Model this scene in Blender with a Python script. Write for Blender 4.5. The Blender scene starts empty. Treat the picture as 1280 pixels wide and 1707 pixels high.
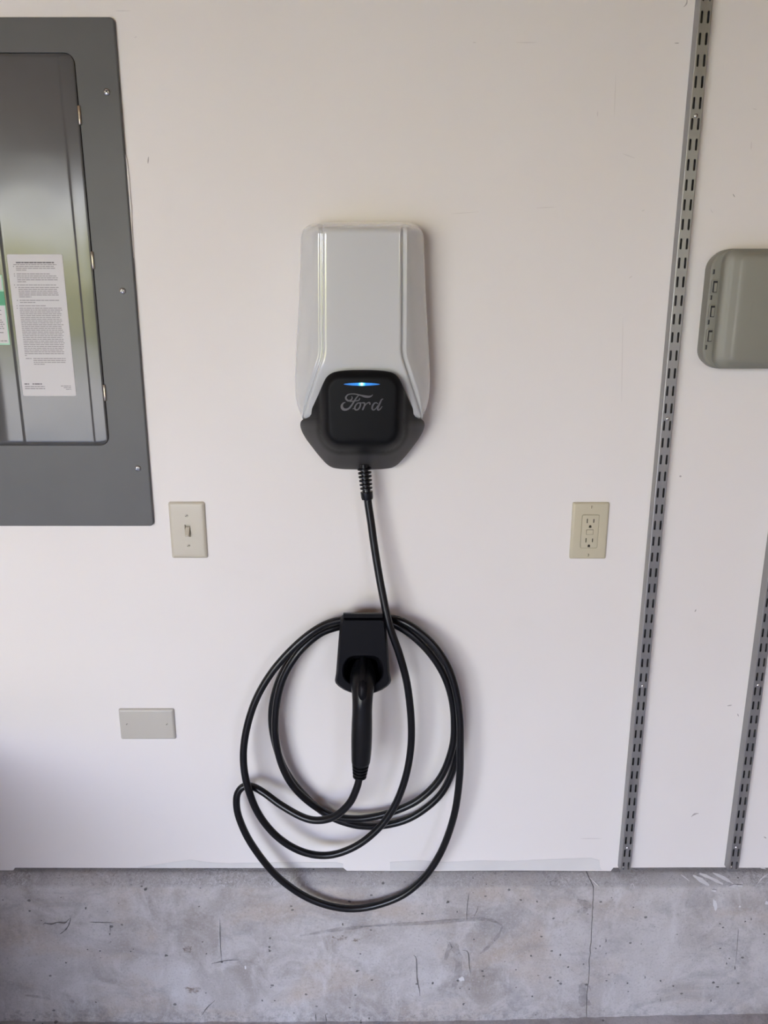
import bpy, math, random
import numpy as np
from mathutils import Vector, noise

# ------------------------------------------------------------------ camera, sky, sun, exposure
scene = bpy.context.scene
C = scene.collection
R = math.radians
F_PX, PITCH, CAM_D, CAM_H = 1282.0, R(14.6), 1.437, 1.572     # focal (px of 1280x1707), tilt down, distance from wall, height
cam_d = bpy.data.cameras.new('camera')
cam = bpy.data.objects.new('camera', cam_d)
C.objects.link(cam)
cam_d.sensor_fit = 'VERTICAL'
cam_d.sensor_height = 36.0
cam_d.lens = 36.0 * F_PX / 1707.0
cam_d.clip_start = 0.02
cam.location = (0, -CAM_D, CAM_H)
cam.rotation_euler = (R(90) - PITCH, 0, 0)
scene.camera = cam

scene.view_settings.view_transform = 'Standard'
scene.view_settings.look = 'None'
scene.view_settings.gamma = 1.0
scene.view_settings.use_curve_mapping = False
scene.view_settings.exposure = 2.29

world = bpy.data.worlds.new('sky')
scene.world = world
world.use_nodes = True
wn, wl = world.node_tree.nodes, world.node_tree.links
wn.clear()
w_out = wn.new('ShaderNodeOutputWorld')
w_bg = wn.new('ShaderNodeBackground')
w_bg.inputs['Strength'].default_value = 3.7
w_tc = wn.new('ShaderNodeTexCoord')
w_sep = wn.new('ShaderNodeSeparateXYZ')
w_ramp = wn.new('ShaderNodeValToRGB')
w_ramp.color_ramp.elements[0].position = 0.0
w_ramp.color_ramp.elements[0].color = (1.0, 0.94, 0.76, 1)
w_ramp.color_ramp.elements[1].position = 0.5
w_ramp.color_ramp.elements[1].color = (0.57, 0.82, 1.62, 1)
wl.new(w_tc.outputs['Generated'], w_sep.inputs[0])
wl.new(w_sep.outputs['Z'], w_ramp.inputs[0])
wl.new(w_ramp.outputs[0], w_bg.inputs['Color'])
wl.new(w_bg.outputs[0], w_out.inputs['Surface'])

sun_d = bpy.data.lights.new('sun', 'SUN')
sun_d.energy = 4.5
sun_d.angle = R(0.6)
sun_d.color = (1.0, 0.81, 0.60)
sun = bpy.data.objects.new('sun', sun_d)
C.objects.link(sun)
sun.rotation_euler = Vector((0.25, -0.75, -0.85)).to_track_quat('-Z', 'Y').to_euler()   # from behind the house

# daylight opening of the garage (in the wall behind the camera, to the left)
OPEN_X0, OPEN_X1, OPEN_Y, OPEN_Z = -4.4, -1.0, -5.2, 2.55
ROOM_X0, ROOM_X1, ROOM_Z = -6.1, 3.2, 2.85
portal_d = bpy.data.lights.new('door_portal', 'AREA')
portal_d.shape = 'RECTANGLE'
portal_d.size = OPEN_X1 - OPEN_X0
portal_d.size_y = OPEN_Z
portal_d.cycles.is_portal = True
portal = bpy.data.objects.new('door_portal', portal_d)
C.objects.link(portal)
portal.location = ((OPEN_X0 + OPEN_X1) / 2, OPEN_Y, OPEN_Z / 2)
portal.rotation_euler = (R(90), 0, 0)     # -Z looks along +Y, into the room
WIN = (1.55, 2.35, 1.75, 2.50)            # high window in the same wall, to the right
win_d = portal_d.copy()
win_d.size, win_d.size_y = WIN[1] - WIN[0], WIN[3] - WIN[2]
win_p = bpy.data.objects.new('window_portal', win_d)
C.objects.link(win_p)
win_p.location = ((WIN[0] + WIN[1]) / 2, OPEN_Y, (WIN[2] + WIN[3]) / 2)
win_p.rotation_euler = (R(90), 0, 0)

# ------------------------------------------------------------------ helpers
def W(px, py, off=0.0):
    """pixel of the photograph -> (x, z) on the vertical plane that stands `off` in front of the wall"""
    cx, cy = (px - 640.0) / F_PX, -(py - 853.5) / F_PX
    dy = math.cos(PITCH) + cy * math.sin(PITCH)
    dz = -math.sin(PITCH) + cy * math.cos(PITCH)
    t = (CAM_D - off) / dy
    return cx * t, CAM_H + dz * t

def mpp(py, off=0.0):
    """metres per pixel, sideways, at that row and depth"""
    return W(641, py, off)[0]

def mesh(name, verts, faces, mat=None, parent=None, smooth=False):
    me = bpy.data.meshes.new(name)
    me.from_pydata([tuple(v) for v in verts], [], faces)
    me.update()
    if smooth:
        me.polygons.foreach_set('use_smooth', [True] * len(me.polygons))
    o = bpy.data.objects.new(name, me)
    C.objects.link(o)
    if mat:
        me.materials.append(mat)
    if parent:
        o.parent = parent
        o.matrix_parent_inverse = parent.matrix_basis.inverted()
    return o

def fix_normals(o):
    import bmesh
    bm = bmesh.new()
    bm.from_mesh(o.data)
    bmesh.ops.remove_doubles(bm, verts=bm.verts, dist=1e-7)
    bmesh.ops.recalc_face_normals(bm, faces=bm.faces)
    bm.to_mesh(o.data)
    bm.free()
    return o

def sharp(o, ang=35):
    """smooth shading with creases kept above an angle"""
    o.data.polygons.foreach_set('use_smooth', [True] * len(o.data.polygons))
    o.data.set_sharp_from_angle(angle=R(ang))
    return o

def thing(name, label, cat, loc, group=None):
    o = bpy.data.objects.new(name, None)
    C.objects.link(o)
    o.location = loc
    o.empty_display_size = 0.05
    o['label'] = label
    o['category'] = cat
    if group:
        o['group'] = group
    return o

def struct(o):
    o['kind'] = 'structure'
    return o

def loft(name, rings, mat, parent=None, cap0=True, cap1=True, ang=35, closed=True):
    """rings: lists of 3-D points, all the same length"""
    n = len(rings[0])
    verts = [p for r in rings for p in r]
    faces = []
    for i in range(len(rings) - 1):
        for j in range(n if closed else n - 1):
            a, b = i * n + j, i * n + (j + 1) % n
            faces.append((a, b, b + n, a + n))
    if cap0:
        faces.append(tuple(range(n))[::-1])
    if cap1:
        faces.append(tuple((len(rings) - 1) * n + j for j in range(n)))
    o = mesh(name, verts, faces, mat, parent)
    fix_normals(o)
    return sharp(o, ang)

def rrect(cx, cz, w, h, r, n=6):
    pts = []
    r = max(1e-5, min(r, w / 2 - 1e-5, h / 2 - 1e-5))
    for k, (sx, sz) in enumerate(((1, 1), (-1, 1), (-1, -1), (1, -1))):
        for i in range(n + 1):
            a = math.pi / 2 * (k + i / n)
            pts.append((cx + sx * (w / 2 - r) + r * math.cos(a), cz + sz * (h / 2 - r) + r * math.sin(a)))
    return pts

def ring(pts2, off):
    return [(x, -off, z) for x, z in pts2]

def slab(name, cx, cz, w, h, r, off0, off1, bev, mat, parent=None, n=6, steps=3):
    """rounded plate between two distances from the wall, front edge rounded by bev"""
    rings = [ring(rrect(cx, cz, w, h, r, n), off0)]
    for i in range(steps + 1):
        a = math.pi / 2 * i / steps
        ins = bev * (1 - math.cos(a))
        rings.append(ring(rrect(cx, cz, w - 2 * ins, h - 2 * ins, r - ins * 0.8, n), off1 - bev + bev * math.sin(a)))
    return loft(name, rings, mat, parent, ang=40)

def box(name, x0, x1, y0, y1, z0, z1, mat, parent=None):
    v = [(x, y, z) for x in (x0, x1) for y in (y0, y1) for z in (z0, z1)]
    f = [(0, 1, 3, 2), (4, 6, 7, 5), (0, 4, 5, 1), (2, 3, 7, 6), (0, 2, 6, 4), (1, 5, 7, 3)]
    return mesh(name, v, f, mat, parent)

def interp(x, table):
    xs, ys = zip(*table)
    return float(np.interp(x, xs, ys))

def sstep(a, b, x):
    t = max(0.0, min(1.0, (x - a) / (b - a)))      # also falls when b < a
    return t * t * (3 - 2 * t)

def catmull(P, step=6):
    P = [np.array(p, float) for p in P]
    P = [2 * P[0] - P[1]] + P + [2 * P[-1] - P[-2]]
    out = []
    for i in range(1, len(P) - 2):
        p0, p1, p2, p3 = P[i - 1:i + 3]
        for k in range(step):
            t = k / step
            out.append(0.5 * (2 * p1 + (p2 - p0) * t + (2 * p0 - 5 * p1 + 4 * p2 - p3) * t * t + (3 * p1 - p0 - 3 * p2 + p3) * t ** 3))
    out.append(P[-2])
    return out

def tube(name, path, rad, mat, parent=None, sides=14, squash=None):
    """tube along 3-D points; rad is a number or a list"""
    path = [Vector(p) for p in path]
    n = len(path)
    rings, up = [], Vector((0, -1, 0))
    for i, p in enumerate(path):
        t = (path[min(i + 1, n - 1)] - path[max(i - 1, 0)]).normalized()
        up = (up - t * up.dot(t)).normalized()
        side = t.cross(up)
        r = rad[i] if isinstance(rad, (list, tuple)) else rad
        sq = squash[i] if squash else 1.0
        rings.append([p + (side * math.cos(a) * r + up * math.sin(a) * r * sq) for a in (2 * math.pi * k / sides for k in range(sides))])
    return loft(name, rings, mat, parent, ang=50)

def disc(name, x, z, r, off0, off1, mat, parent, n=16, dome=0.0):
    rings = [[(x + r * math.cos(2 * math.pi * k / n), -off0, z + r * math.sin(2 * math.pi * k / n)) for k in range(n)]]
    for f, d in ((1.0, off1 - dome), (0.8, off1 - dome * 0.35), (0.45, off1)):
        rings.append([(x + f * r * math.cos(2 * math.pi * k / n), -d, z + f * r * math.sin(2 * math.pi * k / n)) for k in range(n)])
    return loft(name, rings, mat, parent, ang=40)

CURB = 0.026                              # how far the concrete stands out
Z_LEDGE = W(640, 1452.5, 0)[1]            # top of the concrete where it meets the wall
Z_EDGE = W(640, 1479, CURB)[1]

# ------------------------------------------------------------------ materials
def mat(name, color, rough=0.5, metal=0.0, spec=0.5, coat=0.0, emis=None, estr=0.0):
    m = bpy.data.materials.new(name)
    m.use_nodes = True
    b = m.node_tree.nodes['Principled BSDF']
    b.inputs['Base Color'].default_value = (*color, 1)
    b.inputs['Roughness'].default_value = rough
    b.inputs['Metallic'].default_value = metal
    b.inputs['Specular IOR Level'].default_value = spec
    b.inputs['Coat Weight'].default_value = coat
    b.inputs['Coat Roughness'].default_value = 0.04
    if emis:
        b.inputs['Emission Color'].default_value = (*emis, 1)
        b.inputs['Emission Strength'].default_value = estr
    return m

class NT:
    """small node-building helper"""
    def __init__(self, m):
        self.m, self.n, self.l = m, m.node_tree.nodes, m.node_tree.links
        self.b = self.n['Principled BSDF']
        self.co = self.n.new('ShaderNodeTexCoord').outputs['Object']
    def mapped(self, scale, loc=(0, 0, 0)):
        mp = self.n.new('ShaderNodeMapping')
        mp.inputs['Scale'].default_value = scale
        mp.inputs['Location'].default_value = loc
        self.l.new(self.co, mp.inputs['Vector'])
        return mp.outputs[0]
    def noise(self, scale, detail=4, rough=0.55, vec=None, dist=0.0):
        t = self.n.new('ShaderNodeTexNoise')
        t.inputs['Scale'].default_value = scale
        t.inputs['Detail'].default_value = detail
        t.inputs['Roughness'].default_value = rough
        t.inputs['Distortion'].default_value = dist
        self.l.new(vec or self.co, t.inputs['Vector'])
        return t.outputs['Fac']
    def voro(self, scale, vec=None):
        t = self.n.new('ShaderNodeTexVoronoi')
        t.inputs['Scale'].default_value = scale
        self.l.new(vec or self.co, t.inputs['Vector'])
        return t.outputs['Distance'], t.outputs['Color']
    def rng(self, v, a, b, c=0.0, d=1.0):
        t = self.n.new('ShaderNodeMapRange')
        t.inputs[1].default_value, t.inputs[2].default_value = a, b
        t.inputs[3].default_value, t.inputs[4].default_value = c, d
        self.l.new(v, t.inputs[0])
        return t.outputs[0]
    def math(self, op, a, b=None):
        t = self.n.new('ShaderNodeMath')
        t.operation = op
        for i, v in enumerate((a, b)):
            if v is None:
                continue
            if isinstance(v, (int, float)):
                t.inputs[i].default_value = v
            else:
                self.l.new(v, t.inputs[i])
        return t.outputs[0]
    def mix(self, fac, a, b):
        t = self.n.new('ShaderNodeMix')
        t.data_type = 'RGBA'
        for sock, v in ((t.inputs[0], fac), (t.inputs[6], a), (t.inputs[7], b)):
            if isinstance(v, (int, float)):
                sock.default_value = v
            elif isinstance(v, tuple):
                sock.default_value = (*v, 1)
            else:
                self.l.new(v, sock)
        return t.outputs[2]
    def color(self, v):
        self.l.new(v, self.b.inputs['Base Color'])
    def bump(self, h, strength=0.2, dist=0.001):
        t = self.n.new('ShaderNodeBump')
        t.inputs['Strength'].default_value = strength
        t.inputs['Distance'].default_value = dist
        self.l.new(h, t.inputs['Height'])
        self.l.new(t.outputs[0], self.b.inputs['Normal'])
    def xyz(self):
        s = self.n.new('ShaderNodeSeparateXYZ')
        self.l.new(self.co, s.inputs[0])
        return s.outputs

def wall_paint():
    m = mat('wall_paint', (0.78, 0.76, 0.74), 0.62, spec=0.35)
    t = NT(m)
    big = t.noise(1.7, 3, 0.5)
    col = t.mix(t.rng(big, 0.35, 0.65), (0.785, 0.74, 0.705), (0.805, 0.765, 0.735))
    fine = t.noise(9, 5, 0.6)
    col = t.mix(t.rng(fine, 0.62, 0.8, 0, 0.25), col, (0.70, 0.67, 0.64))
    t.color(col)
    t.bump(t.noise(420, 3, 0.6), 0.06, 0.0006)
    return m

def concrete(name, curb_marks=True):
    m = mat(name, (0.4, 0.39, 0.38), 0.85, spec=0.2)
    t = NT(m)
    z = t.xyz()[2]
    big = t.noise(2.6, 4, 0.6, dist=0.5)
    mid = t.noise(11, 6, 0.65, dist=0.8)
    col = t.mix(t.rng(big, 0.36, 0.64), (0.32, 0.285, 0.26), (0.48, 0.455, 0.445))
    col = t.mix(t.rng(mid, 0.42, 0.60, 0, 0.7), col, (0.54, 0.515, 0.505))
    st = t.noise(4.2, 4, 0.55, t.mapped((1, 1, 1.8), (3.1, 0, 1.7)), 0.5)              # tan stains
    col = t.mix(t.rng(st, 0.52, 0.70, 0, 0.65), col, (0.44, 0.36, 0.29))
    dk = t.noise(5, 6, 0.68, t.mapped((1, 1, 1.5), (9.3, 2, 4)), 1.2)                  # grey damp patches
    col = t.mix(t.rng(dk, 0.54, 0.66, 0, 0.5), col, (0.27, 0.258, 0.258))
    wsh = t.noise(16, 6, 0.7, t.mapped((1, 1, 0.35), (1.3, 2, 4)), 0.6)                # pale washed streaks
    col = t.mix(t.rng(wsh, 0.54, 0.68, 0, 0.5), col, (0.60, 0.585, 0.585))
    sp = t.noise(210, 4, 0.7)
    col = t.mix(t.rng(sp, 0.55, 0.72, 0, 0.6), col, (0.24, 0.23, 0.225))
    col = t.mix(t.rng(sp, 0.45, 0.30, 0, 0.4), col, (0.58, 0.57, 0.57))
    h_extra = None
    if curb_marks:
        rag = t.noise(22, 6, 0.75, dist=1.0)
        # dirt splashed along the foot of the curb
        foot = t.math('MULTIPLY', t.rng(t.math('ADD', z, t.math('MULTIPLY', rag, 0.10)), 0.055, 0.105, 1, 0), t.rng(t.noise(70, 5, 0.75), 0.46, 0.60))
        col = t.mix(t.math('MULTIPLY', foot, 0.55), col, (0.18, 0.172, 0.168))
        # rough trowelled mortar on the slope: pale crumbs and dark pores
        slope = t.rng(z, Z_EDGE - 0.004, Z_EDGE + 0.003)
        crumb = t.noise(120, 5, 0.8, dist=1.5)
        part = t.rng(t.noise(3.3, 3, 0.5, t.mapped((1, 0, 0), (4.4, 0, 0))), 0.42, 0.58)
        col = t.mix(t.math('MULTIPLY', slope, 0.45), col, (0.36, 0.35, 0.345))
        col = t.mix(t.math('MULTIPLY', t.math('MULTIPLY', slope, part), t.rng(crumb, 0.50, 0.62, 0, 0.8)), col, (0.66, 0.66, 0.67))
        col = t.mix(t.math('MULTIPLY', slope, t.rng(crumb, 0.44, 0.34, 0, 0.7)), col, (0.17, 0.165, 0.165))
        h_extra = t.math('MULTIPLY', t.math('MULTIPLY', slope, crumb), 1.2)
    d, c = t.voro(40, t.mapped((1, 1, 1.25)))                                           # small air holes
    sepc = t.n.new('ShaderNodeSeparateColor')
    t.l.new(c, sepc.inputs[0])
    size = t.rng(sepc.outputs[0], 0.60, 1.0, 0.0, 0.16)
    wob = t.math('MULTIPLY', t.math('SUBTRACT', t.noise(150, 3), 0.5), 0.20)
    hole = t.math('LESS_THAN', t.math('ADD', d, wob), size)
    col = t.mix(t.math('MULTIPLY', hole, 0.75), col, (0.10, 0.095, 0.09))
    t.color(col)
    h = t.math('SUBTRACT', t.math('ADD', t.math('MULTIPLY', mid, 0.7), t.math('MULTIPLY', sp, 0.4)), t.math('MULTIPLY', hole, 0.8))
    if h_extra:
        h = t.math('ADD', h, h_extra)
    t.bump(h, 0.6, 0.003)
    return m

def soft(name, color, scale, lo, hi, amax):
    """stain that lets the surface under it show through in patches"""
    m = mat(name, color, 0.9, spec=0.1)
    t = NT(m)
    t.l.new(t.rng(t.noise(scale, 5, 0.7), lo, hi, 0.0, amax), t.b.inputs['Alpha'])
    return m

def steel_grey():
    m = mat('panel_steel', (0.12, 0.122, 0.125), 0.32, 0.0, spec=0.45)
    t = NT(m)
    n1 = t.noise(6, 3)
    t.color(t.mix(t.rng(n1, 0.3, 0.7), (0.080, 0.079, 0.079), (0.092, 0.091, 0.091)))
    t.l.new(t.rng(t.noise(4, 3), 0.3, 0.7, 0.12, 0.18), t.b.inputs['Roughness'])
    t.bump(t.noise(5.0, 2), 0.25, 0.006)
    return m

def cover_grey():
    m = mat('cover_steel', (0.12, 0.12, 0.12), 0.38, spec=0.22)
    t = NT(m)
    t.color(t.mix(t.rng(t.noise(6, 3), 0.3, 0.7), (0.108, 0.107, 0.107), (0.122, 0.121, 0.121)))
    t.bump(t.noise(5.0, 2), 0.2, 0.006)
    return m

def rail_metal():
    m = mat('rail_metal', (0.34, 0.335, 0.33), 0.42, 0.75)
    t = NT(m)
    n1 = t.noise(60, 4, 0.6, t.mapped((1, 1, 0.2)))
    t.color(t.mix(n1, (0.29, 0.29, 0.29), (0.41, 0.405, 0.40)))
    t.l.new(t.rng(n1, 0.3, 0.7, 0.36, 0.5), t.b.inputs['Roughness'])
    return m

def plastic_noise(name, a, b, rough, scale=300, bump=0.08, spec=0.5, coat=0.0):
    m = mat(name, a, rough, spec=spec, coat=coat)
    t = NT(m)
    t.color(t.mix(t.rng(t.noise(8, 3), 0.3, 0.7), a, b))
    if bump:
        t.bump(t.noise(scale, 2), bump, 0.0004)
    return m

M = {
    'wall': wall_paint(),
    'concrete': concrete('concrete'),
    'floor': concrete('floor_concrete', False),
    'damp': soft('damp_stain', (0.20, 0.195, 0.20), 40, 0.30, 0.62, 0.30),
    'plaster': plastic_noise('patching_plaster', (0.66, 0.635, 0.61), (0.72, 0.70, 0.675), 0.8, 200, 0.2, 0.2),
    'scuff': mat('scuff', (0.42, 0.38, 0.36), 0.8),
    'scuff_light': mat('scuff_light', (0.70, 0.655, 0.625), 0.8),
    'crack': mat('crack_dark', (0.13, 0.122, 0.118), 0.9),
    'stain': soft('rust_stain', (0.34, 0.24, 0.17), 130, 0.40, 0.62, 0.55),
    'chip': plastic_noise('white_splash', (0.60, 0.59, 0.585), (0.68, 0.67, 0.67), 0.8, 200, 0.2),
    'wood': plastic_noise('sill_wood', (0.16, 0.12, 0.09), (0.22, 0.17, 0.13), 0.8),
    'steel': steel_grey(),
    'cover': cover_grey(),
    'gap': mat('dark_gap', (0.02, 0.02, 0.02), 0.8),
    'hinge': mat('hinge_metal', (0.50, 0.45, 0.38), 0.3, 0.9),
    'screw': mat('screw_metal', (0.55, 0.55, 0.55), 0.28, 0.9),
    'paper': plastic_noise('label_paper', (0.60, 0.575, 0.57), (0.62, 0.60, 0.595), 0.6, 200, 0.0),
    'ink': mat('print_ink', (0.27, 0.255, 0.26), 0.7),
    'inkbold': mat('print_ink_bold', (0.15, 0.14, 0.145), 0.7),
    'green': mat('label_green', (0.07, 0.33, 0.17), 0.55),
    'palegreen': mat('label_pale_green', (0.36, 0.62, 0.45), 0.55),
    'white': plastic_noise('charger_white', (0.585, 0.59, 0.58), (0.595, 0.60, 0.59), 0.16, bump=0.0, coat=1.0),
    'logo': mat('logo_grey', (0.085, 0.08, 0.088), 0.4, 0.3),
    'cable': plastic_noise('cable_rubber', (0.004, 0.004, 0.005), (0.006, 0.006, 0.007), 0.30, 400, 0.03, 0.4),
    'holster': plastic_noise('holster_plastic', (0.005, 0.005, 0.007), (0.007, 0.007, 0.009), 0.45, 600, 0.06, 0.14),
    'handle': plastic_noise('handle_plastic', (0.005, 0.005, 0.006), (0.007, 0.007, 0.008), 0.30, 500, 0.05, 0.35),
    'almond': plastic_noise('almond_plastic', (0.545, 0.495, 0.36), (0.56, 0.51, 0.375), 0.35, bump=0.0),
    'ivory': plastic_noise('ivory_plastic', (0.545, 0.50, 0.405), (0.56, 0.515, 0.42), 0.32, bump=0.0),
    'blank': plastic_noise('painted_plate', (0.515, 0.485, 0.425), (0.53, 0.50, 0.44), 0.35, bump=0.0),
    'slot': mat('slot_dark', (0.03, 0.025, 0.015), 0.8),
    'rail': rail_metal(),
    'slot_shade': mat('rail_slot_shade', (0.045, 0.042, 0.042), 0.6, 0.3),  # dark colour painted in for the shade inside the rails
    'greybox': plastic_noise('grey_box_plastic', (0.235, 0.228, 0.19), (0.25, 0.243, 0.202), 0.42, 400, 0.1, 0.4),
    'driveway': plastic_noise('driveway', (0.47, 0.375, 0.215), (0.51, 0.405, 0.235), 0.9, 60, 0.2),
    'lawn': plastic_noise('lawn', (0.22, 0.30, 0.05), (0.30, 0.36, 0.08), 0.9, 40, 0.3),
    'tan': plastic_noise('bare_drywall', (0.40, 0.272, 0.178), (0.44, 0.30, 0.198), 0.9, 100, 0.1, 0.2),
    'leaf': plastic_noise('leaves', (0.30, 0.28, 0.055), (0.46, 0.41, 0.11), 0.8, 20, 0.3),
}
def led_mat():
    m = mat('led_blue', (0.02, 0.1, 0.4), 0.3)
    t = NT(m)
    x = t.math('ABSOLUTE', t.xyz()[0])
    core = t.rng(x, 0.0, 0.007, 1.0, 0.0)
    core = t.math('POWER', core, 1.6)
    col = t.mix(core, (0.02, 0.36, 1.0), (0.30, 1.0, 0.95))
    t.l.new(col, t.b.inputs['Emission Color'])
    t.l.new(t.math('ADD', t.rng(x, 0.004, 0.034, 0.15, 0.04), t.math('MULTIPLY', core, 0.9)), t.b.inputs['Emission Strength'])
    return m
def cover_mat():
    m = mat('charger_black', (0.005, 0.005, 0.006), 0.5, spec=0.14)
    t = NT(m)
    at = t.n.new('ShaderNodeAttribute')
    at.attribute_name = 'finish'
    k = at.outputs['Fac']
    t.color(t.mix(k, (0.0048, 0.0048, 0.0056), (0.044, 0.042, 0.042)))
    t.l.new(t.rng(k, 0, 1, 0.14, 0.35), t.b.inputs['Specular IOR Level'])
    t.bump(t.noise(600, 2), 0.08, 0.0004)
    return m
M['black'] = cover_mat()
M['led'] = led_mat()

# ------------------------------------------------------------------ the setting
def floor_z(x):
    return 0.024 * sstep(-0.05, 0.95, x)

# drywall with its uneven lower edge
low = [(-9000, 1451), (22, 1451), (25, 1446.5), (300, 1447), (572, 1446.5), (578, 1451.5), (700, 1452), (850, 1451), (1018, 1452), (1022, 1446.5), (1140, 1446), (1212, 1446), (1232, 1446.5), (9000, 1446.5)]
edge = []
for px, py in low:
    x, z = W(max(-3000, min(3000, px)), py)
    x = ROOM_X0 if px < -5000 else ROOM_X1 if px > 5000 else x
    edge.append((x, z))
out2 = edge + [(ROOM_X1, ROOM_Z), (ROOM_X0, ROOM_Z)]
nv = len(out2)
vs = [(x, 0, z) for x, z in out2] + [(x, 0.0127, z) for x, z in out2]
fs = [tuple(range(nv)), tuple(range(nv, 2 * nv))[::-1]] + [(i, i + nv, (i + 1) % nv + nv, (i + 1) % nv) for i in range(nv)]
wall_back = struct(fix_normals(mesh('wall_back', vs, fs, M['wall'])))
struct(box('trim_1', ROOM_X0, ROOM_X1, 0.0135, 0.10, 0.30, ROOM_Z, M['wood']))       # timber behind the drywall

def blob(name, pts, off, mt, parent, thick=0.0006):
    """thin raised patch with an outline given in photo pixels"""
    P = [W(px, py, 0) for px, py in pts]
    n = len(P)
    v = [(x, -off, z) for x, z in P] + [(x, -off - thick, z) for x, z in P]
    f = [tuple(range(n, 2 * n))] + [(i, (i + 1) % n, (i + 1) % n + n, i + n) for i in range(n)]
    return fix_normals(mesh(name, v, f, mt, parent))

random.seed(4)
blob('plaster_patch', [(650, 1450), (650, 1437), (700, 1434), (742, 1437), (800, 1434), (850, 1435), (900, 1433), (950, 1431), (985, 1430), (999, 1434), (1000, 1445), (1003, 1450), (900, 1449.5), (800, 1450), (700, 1450)], 0.0, M['plaster'], wall_back)
blob('plaster_patch', [(230, 1446), (255, 1442), (285, 1437), (318, 1433), (345, 1437), (380, 1439), (425, 1438), (470, 1437), (520, 1437), (560, 1437), (572, 1440), (572, 1446), (420, 1445.5), (300, 1446)], 0.0, M['plaster'], wall_back)

def scuff(px, py, L, ang, w, mt='scuff', curve=0.0):
    a = R(ang)
    top, bot = [], []
    for i in range(7):
        t = i / 6 - 0.5
        wd = w * (1 - (2 * t) ** 2) * random.uniform(0.6, 1.0) / 2 + 0.15
        x = px + t * L * math.cos(a) - curve * (4 * t * t - 0.5) * math.sin(a)
        y = py - t * L * math.sin(a) - curve * (4 * t * t - 0.5) * math.cos(a)
        top.append((x - wd * math.sin(a), y - wd * math.cos(a)))
        bot.append((x + wd * math.sin(a), y + wd * math.cos(a)))
    blob('scuff_mark', top + bot[::-1], 0.0, M[mt], wall_back, 0.0003)

for s in ((247, 267, 12, 85, 2.5), (878, 71, 36, 0, 1.6, 'scuff_light'), (791, 71, 6, 0, 2, 'scuff_light'), (1143, 5, 16, 70, 2, 'scuff', 3),
          (996, 190, 10, 90, 2, 'scuff_light'), (1025, 160, 70, 88, 1.0, 'scuff_light'), (1128, 72, 8, 0, 1.5), (1048, 260, 22, -20, 1.6, 'scuff_light'),
          (1072, 351, 6, 20, 2, 'scuff_light'), (1223, 326, 6, -60, 2), (1186, 352, 8, -60, 1.6, 'scuff_light'), (1252, 243, 14, 88, 1.4, 'scuff_light'),
          (910, 346, 34, 3, 1.2, 'scuff_light'), (775, 355, 46, 4, 1.0, 'scuff_light'), (1051, 462, 7, 40, 2, 'scuff_light'), (1158, 1358, 14, 25, 3, 'scuff', -2),
          (1216, 1176, 8, 10, 1.6), (1159, 1018, 5, 60, 2), (1230, 1192, 5, -70, 2), (1275, 1396, 5, -30, 2), (1134, 794, 4, 0, 3), (985, 1398, 36, 0, 1.2, 'scuff_light'),
          (1037, 600, 140, 89, 0.9, 'scuff_light'), (205, 18, 26, 0, 1.2, 'scuff_light'), (226, 62, 5, 20, 2, 'scuff_light'), (1258, 182, 8, -15, 1.4, 'scuff_light')):
    scuff(*s)

# concrete curb in two pours, a wandering joint between them
def joint_x(z):
    py = interp(z, [(0.0, 1703), (Z_EDGE, 1479), (Z_LEDGE, 1452)])
    px = interp(py, [(1452, 984), (1480, 989.5), (1510, 988), (1560, 985), (1600, 982), (1630, 981), (1640, 979), (1703, 976.5)])
    return W(px, py, CURB)[0] + 0.0022 * noise.noise(Vector((3.3, 7.1, z * 55)))

def curb(name, xa, xb, nx):
    """xa, xb: functions of z; profile runs from behind the wall over the ledge to below the floor"""
    prof = [(0.10, Z_LEDGE, 0.0), (0.0, Z_LEDGE, 0.0)] + [(-(CURB - 0.001) * t, Z_LEDGE + (Z_EDGE - Z_LEDGE) * t + 0.0025 * math.sin(math.pi * t), min(1.0, 0.3 + t)) for t in (0.12, 0.25, 0.38, 0.5, 0.62, 0.74, 0.86, 0.94)] + [(-CURB + 0.0002, Z_EDGE - 0.0015, 1), (-CURB - 0.0002, Z_EDGE - 0.005, 1)]
    for i in range(1, 46):
        z = (Z_EDGE - 0.005) * (1 - i / 45.0) - 0.05 * (i == 45)
        prof.append((-CURB - 0.0004 - 0.002 * (i / 45.0), z, 1))
    verts, faces = [], []
    for (y, z, k) in prof:
        a, b = xa(z), xb(z)
        for j in range(nx):
            x = a + (b - a) * j / (nx - 1)
            n1 = noise.noise(Vector((x * 6, 1.3, z * 6))) * 0.0016 + noise.noise(Vector((x * 28, 4.7, z * 28))) * 0.0010
            n2 = noise.noise(Vector((x * 75, 9.7, z * 75))) * 0.0005
            edge_w = math.exp(-((z - Z_EDGE) / 0.010) ** 2)
            ch = max(0.0, noise.noise(Vector((x * 42, 2.2, 8.8))) - 0.05) * 0.005 * edge_w
            low_w = math.exp(-(z / 0.03) ** 2)
            rough_low = noise.noise(Vector((x * 50, 6.6, z * 50))) * 0.003 * low_w
            verts.append((x, y + k * (n1 + n2 + ch + rough_low), z - k * ch * 0.7 + (k > 0) * 0.4 * n1))
    for i in range(len(prof) - 1):
        for j in range(nx - 1):
            a = i * nx + j
            faces.append((a, a + 1, a + nx + 1, a + nx))
    # end caps into the joint
    base = len(verts)
    for j in (0, nx - 1):
        s = len(verts)
        for i, (y, z, k) in enumerate(prof):
            verts.append((verts[i * nx + j][0], 0.10, z))
        for i in range(len(prof) - 1):
            q = (i * nx + j, (i + 1) * nx + j, s + i + 1, s + i)
            faces.append(q if j == 0 else q[::-1])
    o = mesh(name, verts, faces, M['concrete'])
    fix_normals(o)
    return struct(sharp(o, 60))

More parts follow.
